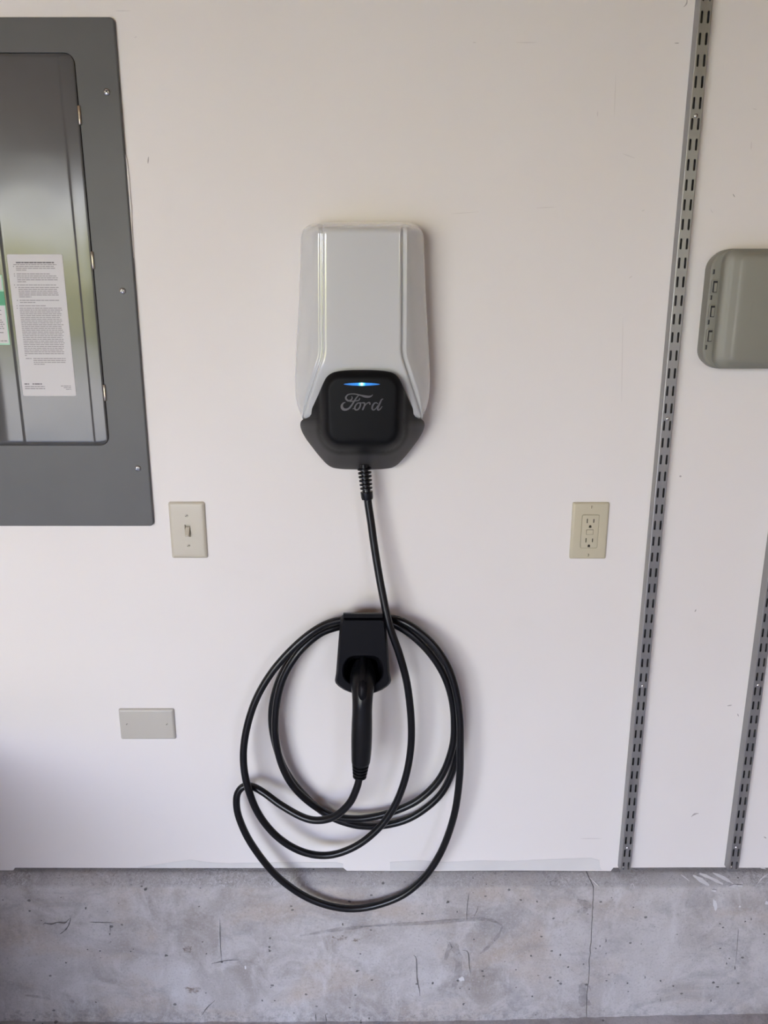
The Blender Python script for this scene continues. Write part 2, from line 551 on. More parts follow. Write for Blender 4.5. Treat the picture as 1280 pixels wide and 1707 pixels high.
curb_l = curb('foundation_curb', lambda z: ROOM_X0, lambda z: joint_x(z) - 0.0008, 700)
curb_r = curb('foundation_curb', lambda z: joint_x(z) + 0.0008, lambda z: ROOM_X1, 260)

def curbP(px, py, lift=0.0):
    if py < 1479:
        off = interp(py, [(1452.5, 0.0), (1479, CURB)])
    else:
        off = CURB + 0.0012
    x, z = W(px, py, off + lift)
    return (x, -(off + lift), z)

def ribbon(name, pts, wid, mt, parent, lift=0.0012):
    """thin line of varying width lying on the concrete, from photo pixels"""
    L, Rr = [], []
    P = catmull([(p[0], p[1]) for p in pts], 4)
    n = len(P)
    for i, p in enumerate(P):
        d = P[min(i + 1, n - 1)] - P[max(i - 1, 0)]
        d = d / (np.linalg.norm(d) + 1e-9)
        w = wid / 2 * (0.35 + 0.65 * math.sin(math.pi * min(1, max(0, i / (n - 1))))) * random.uniform(0.55, 1.25)
        L.append(curbP(p[0] - d[1] * w, p[1] + d[0] * w, lift))
        Rr.append(curbP(p[0] + d[1] * w, p[1] - d[0] * w, lift))
    v = L + Rr
    f = [(i, i + 1, n + i + 1, n + i) for i in range(n - 1)]
    return mesh(name, v, f, mt, parent)

def spot(name, px, py, rx, ry, mt, parent, lift=0.0012, n=11, jag=0.35):
    v = []
    for k in range(n):
        a = 2 * math.pi * k / n
        q = 1 + random.uniform(-jag, jag)
        v.append(curbP(px + rx * q * math.cos(a), py + ry * q * math.sin(a), lift))
    return mesh(name, v, [tuple(range(n))], mt, parent)

for pts, w in (([(72, 1541), (75, 1539), (85, 1541), (95, 1538), (108, 1539), (113, 1534), (118, 1530)], 1.4),
               ([(118, 1531), (114, 1543), (108, 1551), (100, 1557)], 2.2),
               ([(150, 1537.5), (170, 1538), (190, 1538.5)], 1.0), ([(183, 1540), (184, 1556)], 0.8),
               ([(352, 1607), (368, 1603), (380, 1601), (398, 1600)], 1.4), ([(366, 1530), (367, 1570), (369, 1604)], 0.8),
               ([(336, 1693), (345, 1680), (358, 1668)], 1.6), ([(340, 1690), (339, 1700)], 1.0),
               ([(690, 1592), (694, 1600), (695, 1630), (699, 1650), (700, 1660)], 2.0),
               ([(778, 1534), (778, 1520), (780, 1500), (782, 1488)], 0.9), ([(790, 1528), (795, 1518), (797, 1510)], 0.9),
               ([(771, 1584), (780, 1588), (782, 1610), (784, 1622)], 1.2), ([(1226, 1609), (1230, 1560), (1230, 1545)], 0.7),
               ([(526, 1690), (527, 1703)], 1.6), ([(542, 1690), (544, 1703)], 1.6)):
    ribbon('hairline_crack', pts, w, M['crack'], curb_l if pts[0][0] < 985 else curb_r)
for px, py, rx, ry in ((146, 1583, 1.6, 1.2), (166.5, 1585.5, 2.2, 1.7), (218, 1586, 1.6, 1.3), (277, 1593, 3.6, 2.4), (110, 1605, 2.4, 1.6), (143, 1514, 1.6, 2.4), (183, 1557, 1.5, 2), (242, 1483, 2.6, 2.2),
                       (409, 1636, 2, 4.4), (449, 1579, 2.6, 1.4), (449, 1586, 2.4, 1.2), (370, 1604, 2.2, 1.6), (344, 1590, 1.6, 1.5), (437, 1668, 1.6, 2.4), (458, 1668, 1.6, 1.4), (595, 1619, 2.6, 2.2), (592, 1659, 2.4, 1.8),
                       (582.5, 1503, 2.6, 2.0), (571, 1541, 1.6, 3), (615, 1697, 1.8, 4), (746, 1504, 3.2, 2.6), (762, 1520, 1.5, 2.2), (895, 1503, 1.7, 2), (704, 1523, 3, 1.5), (763, 1635, 2.6, 1.6), (721, 1639, 2.4, 2.4),
                       (790, 1566, 1.8, 1.4), (934, 1592, 2.4, 2), (947, 1612, 3, 1.6), (885, 1593, 1.5, 2.4), (777, 1674, 8, 3), (887, 1661, 2.2, 1.8), (930, 1635, 2.4, 1.4), (804, 1619, 2.6, 1.4), (782, 1649, 1.7, 1.5), (977, 1641, 3.4, 2.4)):
    spot('air_hole', px, py, rx * 0.8, ry * 0.8, M['crack'], curb_l)
for px, py, rx, ry in ((1010, 1568, 0.9, 4), (1031, 1683, 2.8, 3.4), (1015, 1625, 1.8, 1.2), (1011, 1635, 2.4, 1.2), (1046, 1639, 1.6, 1.6), (1075, 1629, 1, 3), (1101, 1635, 1.8, 2.2), (1122, 1644, 1.8, 2), (1143, 1662, 2.4, 1.6),
                       (1200, 1540, 2, 1.4), (1242, 1536, 1.6, 1.6), (1252, 1532, 1.2, 3), (1274, 1557, 1.8, 1.8), (1200, 1581, 2.6, 1), (1211, 1606, 1.2, 2), (1225, 1613, 1.4, 3.6), (1189, 1638, 3, 2), (1196, 1645, 3.4, 2), (1101, 1667, 1, 3), (1185, 1668, 1.2, 3), (1047, 1653, 1.8, 1.2), (1000, 1577, 1, 2), (993, 1581, 1, 1.4)):
    spot('air_hole', px, py, rx * 0.8, ry * 0.8, M['crack'], curb_r)
for px, py, rx, ry, p in ((566, 1564, 13, 5, curb_l), (594, 1567, 7, 3, curb_l), (313, 1582, 8, 5, curb_l), (321, 1651, 13, 6, curb_l)):
    spot('rust_stain', px, py, rx, ry, M['stain'], curb_l, 0.0010, 17, 0.4)
for px, py, rx, ry, p in ((1192, 1507, 3, 9, curb_r), (1190, 1485, 5, 1.6, curb_r), (1233, 1511, 1.8, 1.8, curb_r), (1278, 1505, 2.5, 3, curb_r), (770, 1632, 4, 4, curb_l), (409, 1612, 1.4, 3, curb_l), (398, 1644, 1, 2.4, curb_l)):
    spot('white_splash', px, py, rx, ry, M['chip'], p, 0.0014, 13, 0.45)
for pts, w, p in (([(1135, 1458), (1142, 1463), (1149, 1469)], 2.5, curb_r), ([(1155, 1459), (1168, 1467), (1182, 1476)], 7, curb_r), ([(1166, 1456), (1185, 1464), (1205, 1474)], 7, curb_r),
                  ([(1188, 1455), (1205, 1463), (1222, 1473)], 5, curb_r), ([(1215, 1478), (1228, 1477), (1238, 1477)], 6, curb_r), ([(1262, 1474), (1270, 1464), (1279, 1458)], 3, curb_r),
                  ([(982, 1462), (990, 1470), (998, 1478)], 1.6, curb_l), ([(1050, 1480), (1054, 1473), (1058, 1481)], 1.4, curb_r), ([(1265, 1446), (1276, 1448)], 2, curb_r)):
    ribbon('white_splash', pts, w, M['chip'], p, 0.0016)

for pts, w in (([(600, 1545), (660, 1541), (720, 1538), (780, 1533), (815, 1533), (838, 1543)], 7), ([(838, 1543), (830, 1560), (812, 1580), (800, 1590)], 6), ([(742, 1600), (752, 1575), (762, 1590), (764, 1620), (755, 1650)], 16), ([(500, 1560), (560, 1550), (620, 1544)], 6),
               ([(42, 1659), (60, 1661), (78, 1664), (100, 1662), (130, 1672)], 6), ([(962, 1500), (975, 1507), (986, 1512)], 14), ([(968, 1640), (978, 1660), (975, 1690)], 26), ([(962, 1520), (980, 1516)], 12)):
    ribbon('damp_stain', pts, w, M['damp'], curb_l, 0.0008)

# floor, rising slightly to the right
nx, ny = 60, 12
vs = [(ROOM_X0 + (ROOM_X1 - ROOM_X0) * i / (nx - 1), -0.020 + (OPEN_Y + 0.020 - 0.15) * j / (ny - 1), 0) for j in range(ny) for i in range(nx)]
vs = [(x, y, floor_z(x) * max(0, 1 + y / 1.2) + 0.0012 * noise.noise(Vector((x * 9, y * 9, 2)))) for x, y, _ in vs]
fs = [(j * nx + i, j * nx + i + 1, (j + 1) * nx + i + 1, (j + 1) * nx + i) for j in range(ny - 1) for i in range(nx - 1)]
struct(fix_normals(mesh('floor', vs, fs, M['floor'], smooth=True)))

struct(box('ceiling', ROOM_X0 - 0.2, ROOM_X1 + 0.2, OPEN_Y - 0.5, 0.3, ROOM_Z, ROOM_Z + 0.15, M['tan']))
struct(box('wall_left', ROOM_X0 - 0.12, ROOM_X0, OPEN_Y, 0.15, -0.05, ROOM_Z, M['tan']))
struct(box('wall_right', ROOM_X1, ROOM_X1 + 0.12, OPEN_Y, 0.15, -0.05, ROOM_Z, M['tan']))
struct(box('wall_exterior', ROOM_X0 - 0.12, ROOM_X1 + 0.12, 0.10, 0.25, -0.05, ROOM_Z, M['wall']))
wf = [(ROOM_X0 - 0.12, OPEN_X0, -0.05, ROOM_Z), (OPEN_X1, WIN[0], -0.05, ROOM_Z), (WIN[1], ROOM_X1 + 0.12, -0.05, ROOM_Z), (WIN[0], WIN[1], -0.05, WIN[2]), (WIN[0], WIN[1], WIN[3], ROOM_Z), (OPEN_X0, OPEN_X1, OPEN_Z, ROOM_Z)]
for a, b, c, d in wf:
    struct(box('wall_front', a, b, OPEN_Y - 0.12, OPEN_Y, c, d, M['tan']))
# unseen block added left of the panel to shade the lower left wall
struct(slab('corner_shade_block', -1.28, 0.375, 0.66, 0.75, 0.01, CURB + 0.004, 1.0, 0.01, M['floor']))

# outdoors seen only through reflections and light: drive, lawn, hedge
struct(box('driveway', -30, 16, -33.0, OPEN_Y - 0.12, -0.10, -0.02, M['driveway']))
struct(box('lawn', -110, 80, -70.0, -33.0, -0.10, -0.02, M['lawn']))
hn, hm = 120, 26
vs = []
for j in range(hm):
    for i in range(hn):
        x = -90 + 140 * i / (hn - 1)
        z = 5.4 * j / (hm - 1)
        top = 1 + 0.22 * noise.noise(Vector((x * 0.12, 0, 5)))
        bulge = 2.5 * math.sin(math.pi * min(1, 0.12 + 0.88 * j / (hm - 1)))
        d = 1.5 * noise.noise(Vector((x * 0.35, 3, z * 0.5))) + 0.6 * noise.noise(Vector((x * 1.1, 3, z * 1.2)))
        vs.append((x, -40 + bulge + d, z * top - 0.05))
fs = [(j * hn + i, j * hn + i + 1, (j + 1) * hn + i + 1, (j + 1) * hn + i) for j in range(hm - 1) for i in range(hn - 1)]
struct(mesh('hedge', vs, fs, M['leaf'], smooth=True))

# ------------------------------------------------------------------ electrical panel
def panel():
    xr, zt = W(190, 28, 0.006)
    xr2, zb = W(256, 877, 0.006)
    xr = (xr + xr2) / 2
    width = 0.392
    xl = xr - width
    root = thing('electrical_panel', 'large grey steel electrical panel cover with hinged door and paper label', 'electrical panel', ((xl + xr) / 2, 0, zb))
    cx, cz, h = (xl + xr) / 2, (zt + zb) / 2, zt - zb
    # door opening
    _, dzt = W(60, 88, 0.006)
    _, dzb = W(60, 742, 0.006)
    dxr = (W(127, 140, 0.006)[0] + W(181, 715, 0.006)[0]) / 2
    dxl = xl + (xr - dxr)
    dcx, dcz, dw, dh = (dxl + dxr) / 2, (dzt + dzb) / 2, dxr - dxl, dzt - dzb
    n = 6
    outer = lambda ins, off: ring(rrect(cx, cz, width - 2 * ins, h - 2 * ins, 0.008 - ins, n), off)
    inner = lambda ins, off: ring(rrect(dcx, dcz, dw + 2 * ins, dh + 2 * ins, 0.017 + ins, n), off)
    rings = [outer(0, 0.0), outer(0, 0.0045), outer(0.0006, 0.0058), outer(0.002, 0.0065), inner(0.0012, 0.0065), inner(0.0004, 0.0061), inner(0.0002, 0.0005)]
    loft('cover', rings, M['cover'], root, False, False, 25)
    slab('door_recess', dcx, dcz, dw + 0.004, dh + 0.004, 0.017, 0.0003, 0.0012, 0.0003, M['gap'], root)
    # door: pressed steel sheet with a raised middle field
    s = mpp(420, 0.006)
    rx = lambda px: dxr - px * s
    g = 0.0007
    r = 0.0165
    prof = [(dxl + g, 0.0062), (dxl + g + 0.030, 0.0062), (dxl + g + 0.034, 0.0082), (rx(153), 0.0082), (rx(150.5), 0.0079), (rx(147.5), 0.0067), (rx(145), 0.0064), (rx(143), 0.0064), (rx(30), 0.0064), (rx(28), 0.0064), (rx(26.5), 0.0066), (rx(24), 0.0073), (rx(22.5), 0.0075), (rx(20), 0.0075), (rx(4), 0.0075), (dxr - g - 0.0012, 0.0070), (dxr - g - 0.0003, 0.0060), (dxr - g, 0.0046)]
    rows = []
    nr = 10
    za, zb2 = dzb + 0.0002, dzt - g
    zs = [za + r * (1 - math.cos(math.pi / 2 * k / nr)) for k in range(nr + 1)] + list(np.linspace(za + r, zb2 - r, 24))[1:-1] + [zb2 - r + r * math.sin(math.pi / 2 * k / nr) for k in range(nr + 1)]
    for z in zs:
        dz = max(0, za + r - z, z - (zb2 - r))
        ins = r - math.sqrt(max(0, r * r - dz * dz))
        e = min(z - za, zb2 - z)
        k = sstep(0.0, 0.006, e)
        rows.append([(min(max(x, dxl + g + ins), dxr - g - ins), -(0.0046 + (y - 0.0046) * k), z) for x, y in prof])
    verts = [p for row in rows for p in row]
    npf = len(prof)
    faces = [(i * npf + j, i * npf + j + 1, (i + 1) * npf + j + 1, (i + 1) * npf + j) for i in range(len(rows) - 1) for j in range(npf - 1)]
    d = mesh('door', verts, faces, M['steel'], root)
    sharp(d, 60)
    m2 = d.modifiers.new('thick', 'SOLIDIFY')
    m2.thickness = 0.0012
    m2.offset = -1
    # hinges
    for px, py in ((129, 192), (151, 434), (171, 655)):
        x = dxr + 0.0004
        z = W(px, py, 0.008)[1]
        segs = []
        L = 0.0295
        path, rad = [], []
        for i, (t, q) in enumerate(((-0.5, 0.8), (-0.48, 1), (-0.17, 1), (-0.165, 0.82), (-0.155, 0.82), (-0.15, 1), (0.15, 1), (0.155, 0.82), (0.165, 0.82), (0.17, 1), (0.48, 1), (0.5, 0.8))):
            path.append((x, -0.0072, z + t * L))
            rad.append(0.0027 * q)
        hg = tube('hinge', path, rad, M['hinge'], root, 12)
    for px, py in ((177.5, 153), (204, 485), (229.5, 781)):
        x, z = W(px, py, 0.008)
        sc = disc('screw', x, z, 0.0055, 0.0055, 0.0098, M['screw'], root, 18, 0.0018)
        a = random.uniform(0, 3)
        for k in (0, 1):
            aa = a + k * math.pi / 2
            dx, dz = 0.0034 * math.cos(aa), 0.0034 * math.sin(aa)
            ex, ez = -0.0006 * math.sin(aa), 0.0006 * math.cos(aa)
            q = [(x + dx + ex, z + dz + ez), (x - dx + ex, z - dz + ez), (x - dx - ex, z - dz - ez), (x + dx - ex, z + dz - ez)]
            mesh('screw_slot', [(a_, -0.01, b_) for a_, b_ in q] + [(a_, -0.0096, b_) for a_, b_ in q], [(0, 1, 2, 3), (0, 1, 5, 4), (1, 2, 6, 5), (2, 3, 7, 6), (3, 0, 4, 7)], M['gap'], sc)
    # instruction label (upright paper rectangle)
    OFF = 0.0066
    x0 = (W(12, 424, OFF)[0] + W(38, 660, OFF)[0]) / 2
    x1 = (W(104, 424, OFF)[0] + W(126.5, 659, OFF)[0]) / 2
    z1, z0 = W(58, 424, OFF)[1], W(82, 660, OFF)[1]
    lab = slab('instruction_label', (x0 + x1) / 2, (z0 + z1) / 2, x1 - x0, z1 - z0, 0.002, OFF, OFF + 0.0003, 0.0001, M['paper'], root, 3, 1)
    lab['label'] = 'white paper label covered in small print'
    Lw, Lh = x1 - x0, z1 - z0
    quads = {'ink': [], 'inkbold': []}
    def words(u0, u1, v, kind='ink', hgt=0.0052, gap=0.008):
        u = u0
        while u < u1 - 0.01:
            w = min(random.uniform(0.03, 0.11), u1 - u)
            quads[kind].append((u, u + w, v - hgt / 2, v + hgt / 2))
            u += w + gap
    words(0.15, 0.84, 0.056, 'inkbold', 0.009, 0.006)
    words(0.10, 0.88, 0.070)
    def block(v0, v1, lines, u0=0.14, u1=0.89, last=0.3, num=True):
        for i in range(lines):
            v = v0 + (v1 - v0) * i / max(1, lines - 1)
            sh = -0.10 * 0  # upright paper
            end = u0 + (u1 - u0) * (last if i == lines - 1 and lines > 1 else random.uniform(0.93, 1.0))
            words(u0, end, v)
            if num and i == 0:
                words(u0 - 0.05, u0 - 0.03, v)
                quads['ink'].append((u0 - 0.045, u0 - 0.03, v - 0.003, v + 0.003))
    block(0.082, 0.107, 3, last=0.25)
    block(0.133, 0.134, 1, 0.14, 0.75)
    block(0.147, 0.187, 4, last=0.22)
    block(0.209, 0.21, 1, 0.12, 0.89)
    block(0.226, 0.291, 6, last=0.30)
    block(0.315, 0.330, 2, last=0.40)
    block(0.353, 0.354, 1, 0.12, 0.62)
    block(0.370, 0.705, 27, 0.12, 0.90, last=0.05)
    block(0.727, 0.768, 4, 0.27, 0.90, last=0.32, num=False)
    words(0.13, 0.24, 0.727)
    words(0.05, 0.14, 0.912, 'inkbold', 0.008)
    words(0.20, 0.38, 0.912, 'inkbold', 0.008)
    words(0.05, 0.43, 0.931, 'ink', 0.006)
    words(0.05, 0.43, 0.946, 'ink', 0.006)
    words(0.73, 0.92, 0.927)
    words(0.78, 0.92, 0.939)
    words(0.82, 0.92, 0.951)
    for kind, Q in quads.items():
        v, f = [], []
        for u0, u1, a, b in Q:
            k = len(v)
            v += [(x0 + u0 * Lw, -OFF - 0.0004, z1 - b * Lh), (x0 + u1 * Lw, -OFF - 0.0004, z1 - b * Lh), (x0 + u1 * Lw, -OFF - 0.0004, z1 - a * Lh), (x0 + u0 * Lw, -OFF - 0.0004, z1 - a * Lh)]
            f.append((k, k + 1, k + 2, k + 3))
        mesh('printed_text', v, f, M[kind], lab)['kind'] = 'stuff'
    # green label at the picture's edge, on the door's raised field
    OFF = 0.0084
    gx1 = (W(5, 458, OFF)[0] + W(15.5, 575, OFF)[0]) / 2
    gz1, gz0 = W(5, 458, OFF)[1], W(10, 575, OFF)[1]
    gw = 0.062
    gl = slab('green_label', gx1 - gw / 2, (gz0 + gz1) / 2, gw, gz1 - gz0, 0.001, OFF, OFF + 0.0003, 0.0001, M['palegreen'], root, 3, 1)
    gl['label'] = 'pale green label with darker green band'
    H = gz1 - gz0
    def gquad(nm, u0, u1, a, b, m, lift):
        xx0, xx1, za, zb3 = gx1 - gw + u0 * gw, gx1 - gw + u1 * gw, gz1 - a * H, gz1 - b * H
        mesh(nm, [(xx0, -OFF - lift, zb3), (xx1, -OFF - lift, zb3), (xx1, -OFF - lift, za), (xx0, -OFF - lift, za)], [(0, 1, 2, 3)], m, gl)
    gquad('white_field', 0.04, 0.965, 0.02, 0.21, M['paper'], 0.0004)
    gquad('green_band', 0.0, 1.0, 0.235, 0.43, M['green'], 0.0004)
    gquad('white_field', 0.04, 0.965, 0.435, 0.975, M['paper'], 0.0004)
    v, f = [], []
    for a in (0.47, 0.50, 0.53, 0.56, 0.64, 0.67, 0.70, 0.73, 0.76, 0.82, 0.94):
        u = 0.08
        end = random.uniform(0.80, 0.93)
        while u < end - 0.02:
            w = min(random.uniform(0.05, 0.16), end - u)
            k = len(v)
            xa, xb = gx1 - gw + u * gw, gx1 - gw + (u + w) * gw
            v += [(xa, -OFF - 0.0005, gz1 - (a + 0.008) * H), (xb, -OFF - 0.0005, gz1 - (a + 0.008) * H), (xb, -OFF - 0.0005, gz1 - (a - 0.006) * H), (xa, -OFF - 0.0005, gz1 - (a - 0.006) * H)]
            f.append((k, k + 1, k + 2, k + 3))
            u += w + 0.02
    mesh('printed_text', v, f, M['ink'], gl)['kind'] = 'stuff'
    return root, xr, zb, zt
panel_root, PX_R, PZ_B, PZ_T = panel()
# ragged plaster along the panel's right edge
pts = []
for py, wd in ((258, 0.3), (270, 2.0), (300, 3.2), (330, 2.6), (345, 3.4), (370, 1.6), (400, 1.2), (430, 0.3)):
    pts.append((py, wd))
xe = lambda py: W(256, 877, 0)[0] if False else None
P = [(640 + (PX_R + 0.0002) / mpp(py, 0.0) + 0.0, py) for py, _ in pts]
blob('plaster_patch', P + [(x + w, py) for (x, py), (_, w) in list(zip(P, pts))[::-1]], 0.0, M['wall'], wall_back, 0.0025)

# ------------------------------------------------------------------ wall plates
def plate_screw(x, z, off, m, parent, ang=30, r=0.0031):
    sc = disc('screw', x, z, r, off - 0.001, off + 0.0012, m, parent, 14, 0.0008)
    a = R(ang)
    dx, dz, ex, ez = r * 0.85 * math.cos(a), r * 0.85 * math.sin(a), -0.00045 * math.sin(a), 0.00045 * math.cos(a)
    q = [(x + dx + ex, z + dz + ez), (x - dx + ex, z - dz + ez), (x - dx - ex, z - dz - ez), (x + dx - ex, z + dz - ez)]
    y = -(off + 0.00125)
    mesh('screw_slot', [(a_, y, b_) for a_, b_ in q] + [(a_, y + 0.0004, b_) for a_, b_ in q], [(0, 1, 2, 3), (0, 1, 5, 4), (1, 2, 6, 5), (2, 3, 7, 6), (3, 0, 4, 7)], M['slot'], sc)
    return sc

def light_switch():
    cx, cz = W(313.5, 884, 0.003)
    w, h = 0.0700, 0.1135
    root = thing('light_switch', 'almond single toggle light switch plate beside the grey panel', 'light switch', (cx, 0, cz - h / 2))
    # plate with sloping shoulders, hole for the toggle
    n = 5
    rr = lambda ins, off, r=0.004: ring(rrect(cx, cz, w - 2 * ins, h - 2 * ins, max(0.0012, r - ins), n), off)
    hole = lambda ins, off: ring(rrect(cx, cz, 0.0104 + 2 * ins, 0.0238 + 2 * ins, 0.0008, n), off)
    loft('plate', [rr(0, 0), rr(0, 0.0016), rr(0.0012, 0.0036), rr(0.0038, 0.0054), rr(0.006, 0.0058), rr(0.010, 0.0058), hole(0.0006, 0.0058), hole(0, 0.0052), hole(0, 0.0010)], M['ivory'], root, True, True, 30)
    # toggle lever tipped down
    tw = 0.0088
    v, f = [], []
    prof = [(0.0012, 0.0092), (0.0062, 0.0066), (0.0158, -0.0062), (0.0148, -0.0094), (0.0118, -0.0098), (0.0012, -0.0096)]
    for s in (-1, 1):
        for o, dz in prof:
            tap = 1 - 0.22 * max(0, (o - 0.006) / 0.0095)
            v.append((cx + s * tw / 2 * tap, -o, cz + dz))
    k = len(prof)
    f = [tuple(range(k)), tuple(range(k, 2 * k))] + [(i, (i + 1) % k, (i + 1) % k + k, i + k) for i in range(k)]
    tg = fix_normals(mesh('toggle', v, f, M['ivory'], root))
    b = tg.modifiers.new('bev', 'BEVEL')
    b.width = 0.0007
    b.segments = 2
    for dz, a in ((0.0302, 25), (-0.0302, 25)):
        plate_screw(cx - 0.0003, cz + dz, 0.0058, M['ivory'], root, a)

def outlet():
    cx, cz = W(982.3, 884.8, 0.003)
    w, h = 0.0705, 0.1135
    root = thing('wall_outlet', 'ivory duplex wall outlet with centre button beside the slotted rail', 'outlet', (cx, 0, cz - h / 2))
    n = 5
    rr = lambda ins, off, r=0.003: ring(rrect(cx, cz, w - 2 * ins, h - 2 * ins, max(0.001, r - ins), n), off)
    ow, oh = 0.0330, 0.0664
    hole = lambda ins, off: ring(rrect(cx, cz - 0.0005, ow + 2 * ins, oh + 2 * ins, 0.003, n), off)
    loft('plate', [rr(0, 0), rr(0, 0.0030), rr(0.0012, 0.0046), rr(0.0032, 0.0058), rr(0.005, 0.006), hole(0.0008, 0.0060), hole(0, 0.0052), hole(0, 0.0010)], M['almond'], root, True, True, 30)
    face = slab('receptacle', cx, cz - 0.0005, ow - 0.0008, oh - 0.0008, 0.0028, 0.001, 0.0066, 0.0006, M['almond'], root)
    fo = 0.0067
    def cut(pts):
        nn = len(pts)
        mesh('slot', [(x, -fo, z) for x, z in pts] + [(x, -fo + 0.0008, z) for x, z in pts], [tuple(range(nn))] + [(i, (i + 1) % nn, (i + 1) % nn + nn, i + nn) for i in range(nn)], M['slot'], face)
    zc = cz - 0.0005
    for q in (0.0185, -0.0205):
        for dx, hh in ((-0.0063, 0.0088), (0.0063, 0.0074)):
            cut([(cx + dx - 0.0009, zc + q + 0.0028 - hh / 2), (cx + dx + 0.0009, zc + q + 0.0028 - hh / 2), (cx + dx + 0.0009, zc + q + 0.0028 + hh / 2), (cx + dx - 0.0009, zc + q + 0.0028 + hh / 2)])
        r = 0.0024
        cut([(cx - r, zc + q - 0.0110)] + [(cx + r, zc + q - 0.0110)] + [(cx + r * math.cos(a), zc + q - 0.0080 + r * math.sin(a)) for a in [math.pi * i / 8 for i in range(9)]])
    slab('button_frame', cx, zc - 0.0012, 0.0136, 0.0102, 0.0004, fo - 0.001, fo + 0.00005, 0.0001, M['slot'], face, 2, 1)
    slab('button', cx, zc - 0.0012, 0.0124, 0.0090, 0.0006, fo - 0.001, fo + 0.0010, 0.0005, M['almond'], face, 3, 2)
    for dz in (0.0484, -0.0484):
        plate_screw(cx, cz + dz, 0.0060, M['almond'], root, 86)

def blank():
    cx, cz = W(245.5, 1207, 0.003)
    w, h = 0.1142, 0.0700
    root = thing('blank_wall_plate', 'blank off-white rectangular wall plate lying sideways low on the wall', 'wall plate', (cx, 0, cz - h / 2))
    n = 5
    rr = lambda ins, off, r=0.003: ring(rrect(cx, cz, w - 2 * ins, h - 2 * ins, max(0.001, r - ins), n), off)
    loft('plate', [rr(0, 0), rr(0, 0.0022), rr(0.0014, 0.0042), rr(0.0036, 0.0056), rr(0.005, 0.0058)], M['blank'], root, True, True, 30)
    for dx in (-0.0415, 0.0415):
        plate_screw(cx + dx, cz + 0.0015, 0.0052, M['blank'], root, 50, 0.0026)
light_switch()
outlet()
blank()

# ------------------------------------------------------------------ slotted shelf rails
def rail(name, px_top, px_bot, label, zt):
    """px_bot / px_top: (px, py) of the middle of the front face"""
    D, Wd, P_ = 0.021, 0.0215, 0.03185
    xb, zb = W(px_bot[0], px_bot[1], D)
    xt, _ = W(px_top[0], px_top[1], D)
    cx = (xb + xt) / 2
    root = thing(name, label, 'shelf rail', (cx, 0, zb), 'slotted metal shelf rails')
    n = int((zt - zb) / P_)
    sx, sw, sl = 0.0053, 0.0019, 0.0094        # slot offset, half width, half length
    th = 0.0016
    verts, faces = [], []
    # one cell: front face between the channel corners with two slots cut through
    xs = [-Wd / 2, 0.0, Wd / 2]
    def half_cell(cxs, x0, x1, z0, z1, zc):
        k = len(verts)
        outer, inner = [], []
        m = 4
        ang = [math.pi * i / m for i in range(m + 1)]
        slot = [(cxs + sw * math.cos(a), zc + sl - sw + sw * math.sin(a)) for a in ang] + [(cxs - sw * math.cos(a), zc - sl + sw - sw * math.sin(a)) for a in ang]
        o = [(x1, z1), (x1 * .75 + x0 * .25, z1), ((x0 + x1) / 2, z1), (x1 * .25 + x0 * .75, z1), (x0, z1), (x0, z0), (x1 * .25 + x0 * .75, z0), ((x0 + x1) / 2, z0), (x1 * .75 + x0 * .25, z0), (x1, z0)]
        N = len(slot)
        verts.extend((cx + x, -D, z) for x, z in o)
        verts.extend((cx + x, -D, z) for x, z in slot)
        verts.extend((cx + x, -D + th, z) for x, z in slot)
        for i in range(N):
            j = (i + 1) % N
            faces.append((k + i, k + j, k + N + j, k + N + i))
            faces.append((k + N + i, k + N + j, k + 2 * N + j, k + 2 * N + i))
    for i in range(n):
        z0 = zb + i * P_
        half_cell(-sx, -Wd / 2 + 0.0012, 0.0, z0, z0 + P_, z0 + P_ / 2)
        half_cell(sx, 0.0, Wd / 2 - 0.0012, z0, z0 + P_, z0 + P_ / 2)
    f = mesh('slotted_face', verts, faces, M['rail'], root)
    fix_normals(f)
    ztop = zb + n * P_
    box('slot_shade_strip', cx - Wd / 2 + 0.0015, cx + Wd / 2 - 0.0015, -0.0042, -0.0030, zb + 0.001, ztop - 0.001, M['slot_shade'], root)  # dark strip added behind the slots in place of the channel's inner shade
    # sides: rounded corners back to the wall
    for s in (-1, 1):
        prof = [(Wd / 2 - 0.0012, D), (Wd / 2 - 0.0004, D - 0.0003), (Wd / 2, D - 0.0012), (Wd / 2, 0.0), (Wd / 2 - 0.0014, 0.0), (Wd / 2 - 0.0014, D - 0.0016)]
        v = [(cx + s * x, -o, z) for z in (zb, ztop) for x, o in prof]
        k = len(prof)
        fc = [(i, (i + 1) % k, (i + 1) % k + k, i + k) for i in range(k)] + [tuple(range(k)), tuple(range(k, 2 * k))]
        sharp(fix_normals(mesh('side_flange', v, fc, M['rail'], root)), 30)
    for frac in (1, 13, 30, 46):
        if frac < n:
            z = zb + frac * P_ + P_ * 0.9
            sc = disc('mounting_screw', cx, z, 0.0036, D - 0.004, D + 0.0016, M['screw'], root, 12, 0.0012)
    return root
rail('shelf_rail', (1181, 0), (1040, 1454), 'tall slotted grey metal shelf rail running the full height beside the outlet', 2.40)
rail('shelf_rail', (1281.5, 1000), (1224, 1453), 'slotted grey metal shelf rail at the far right edge below the grey box', 2.40)

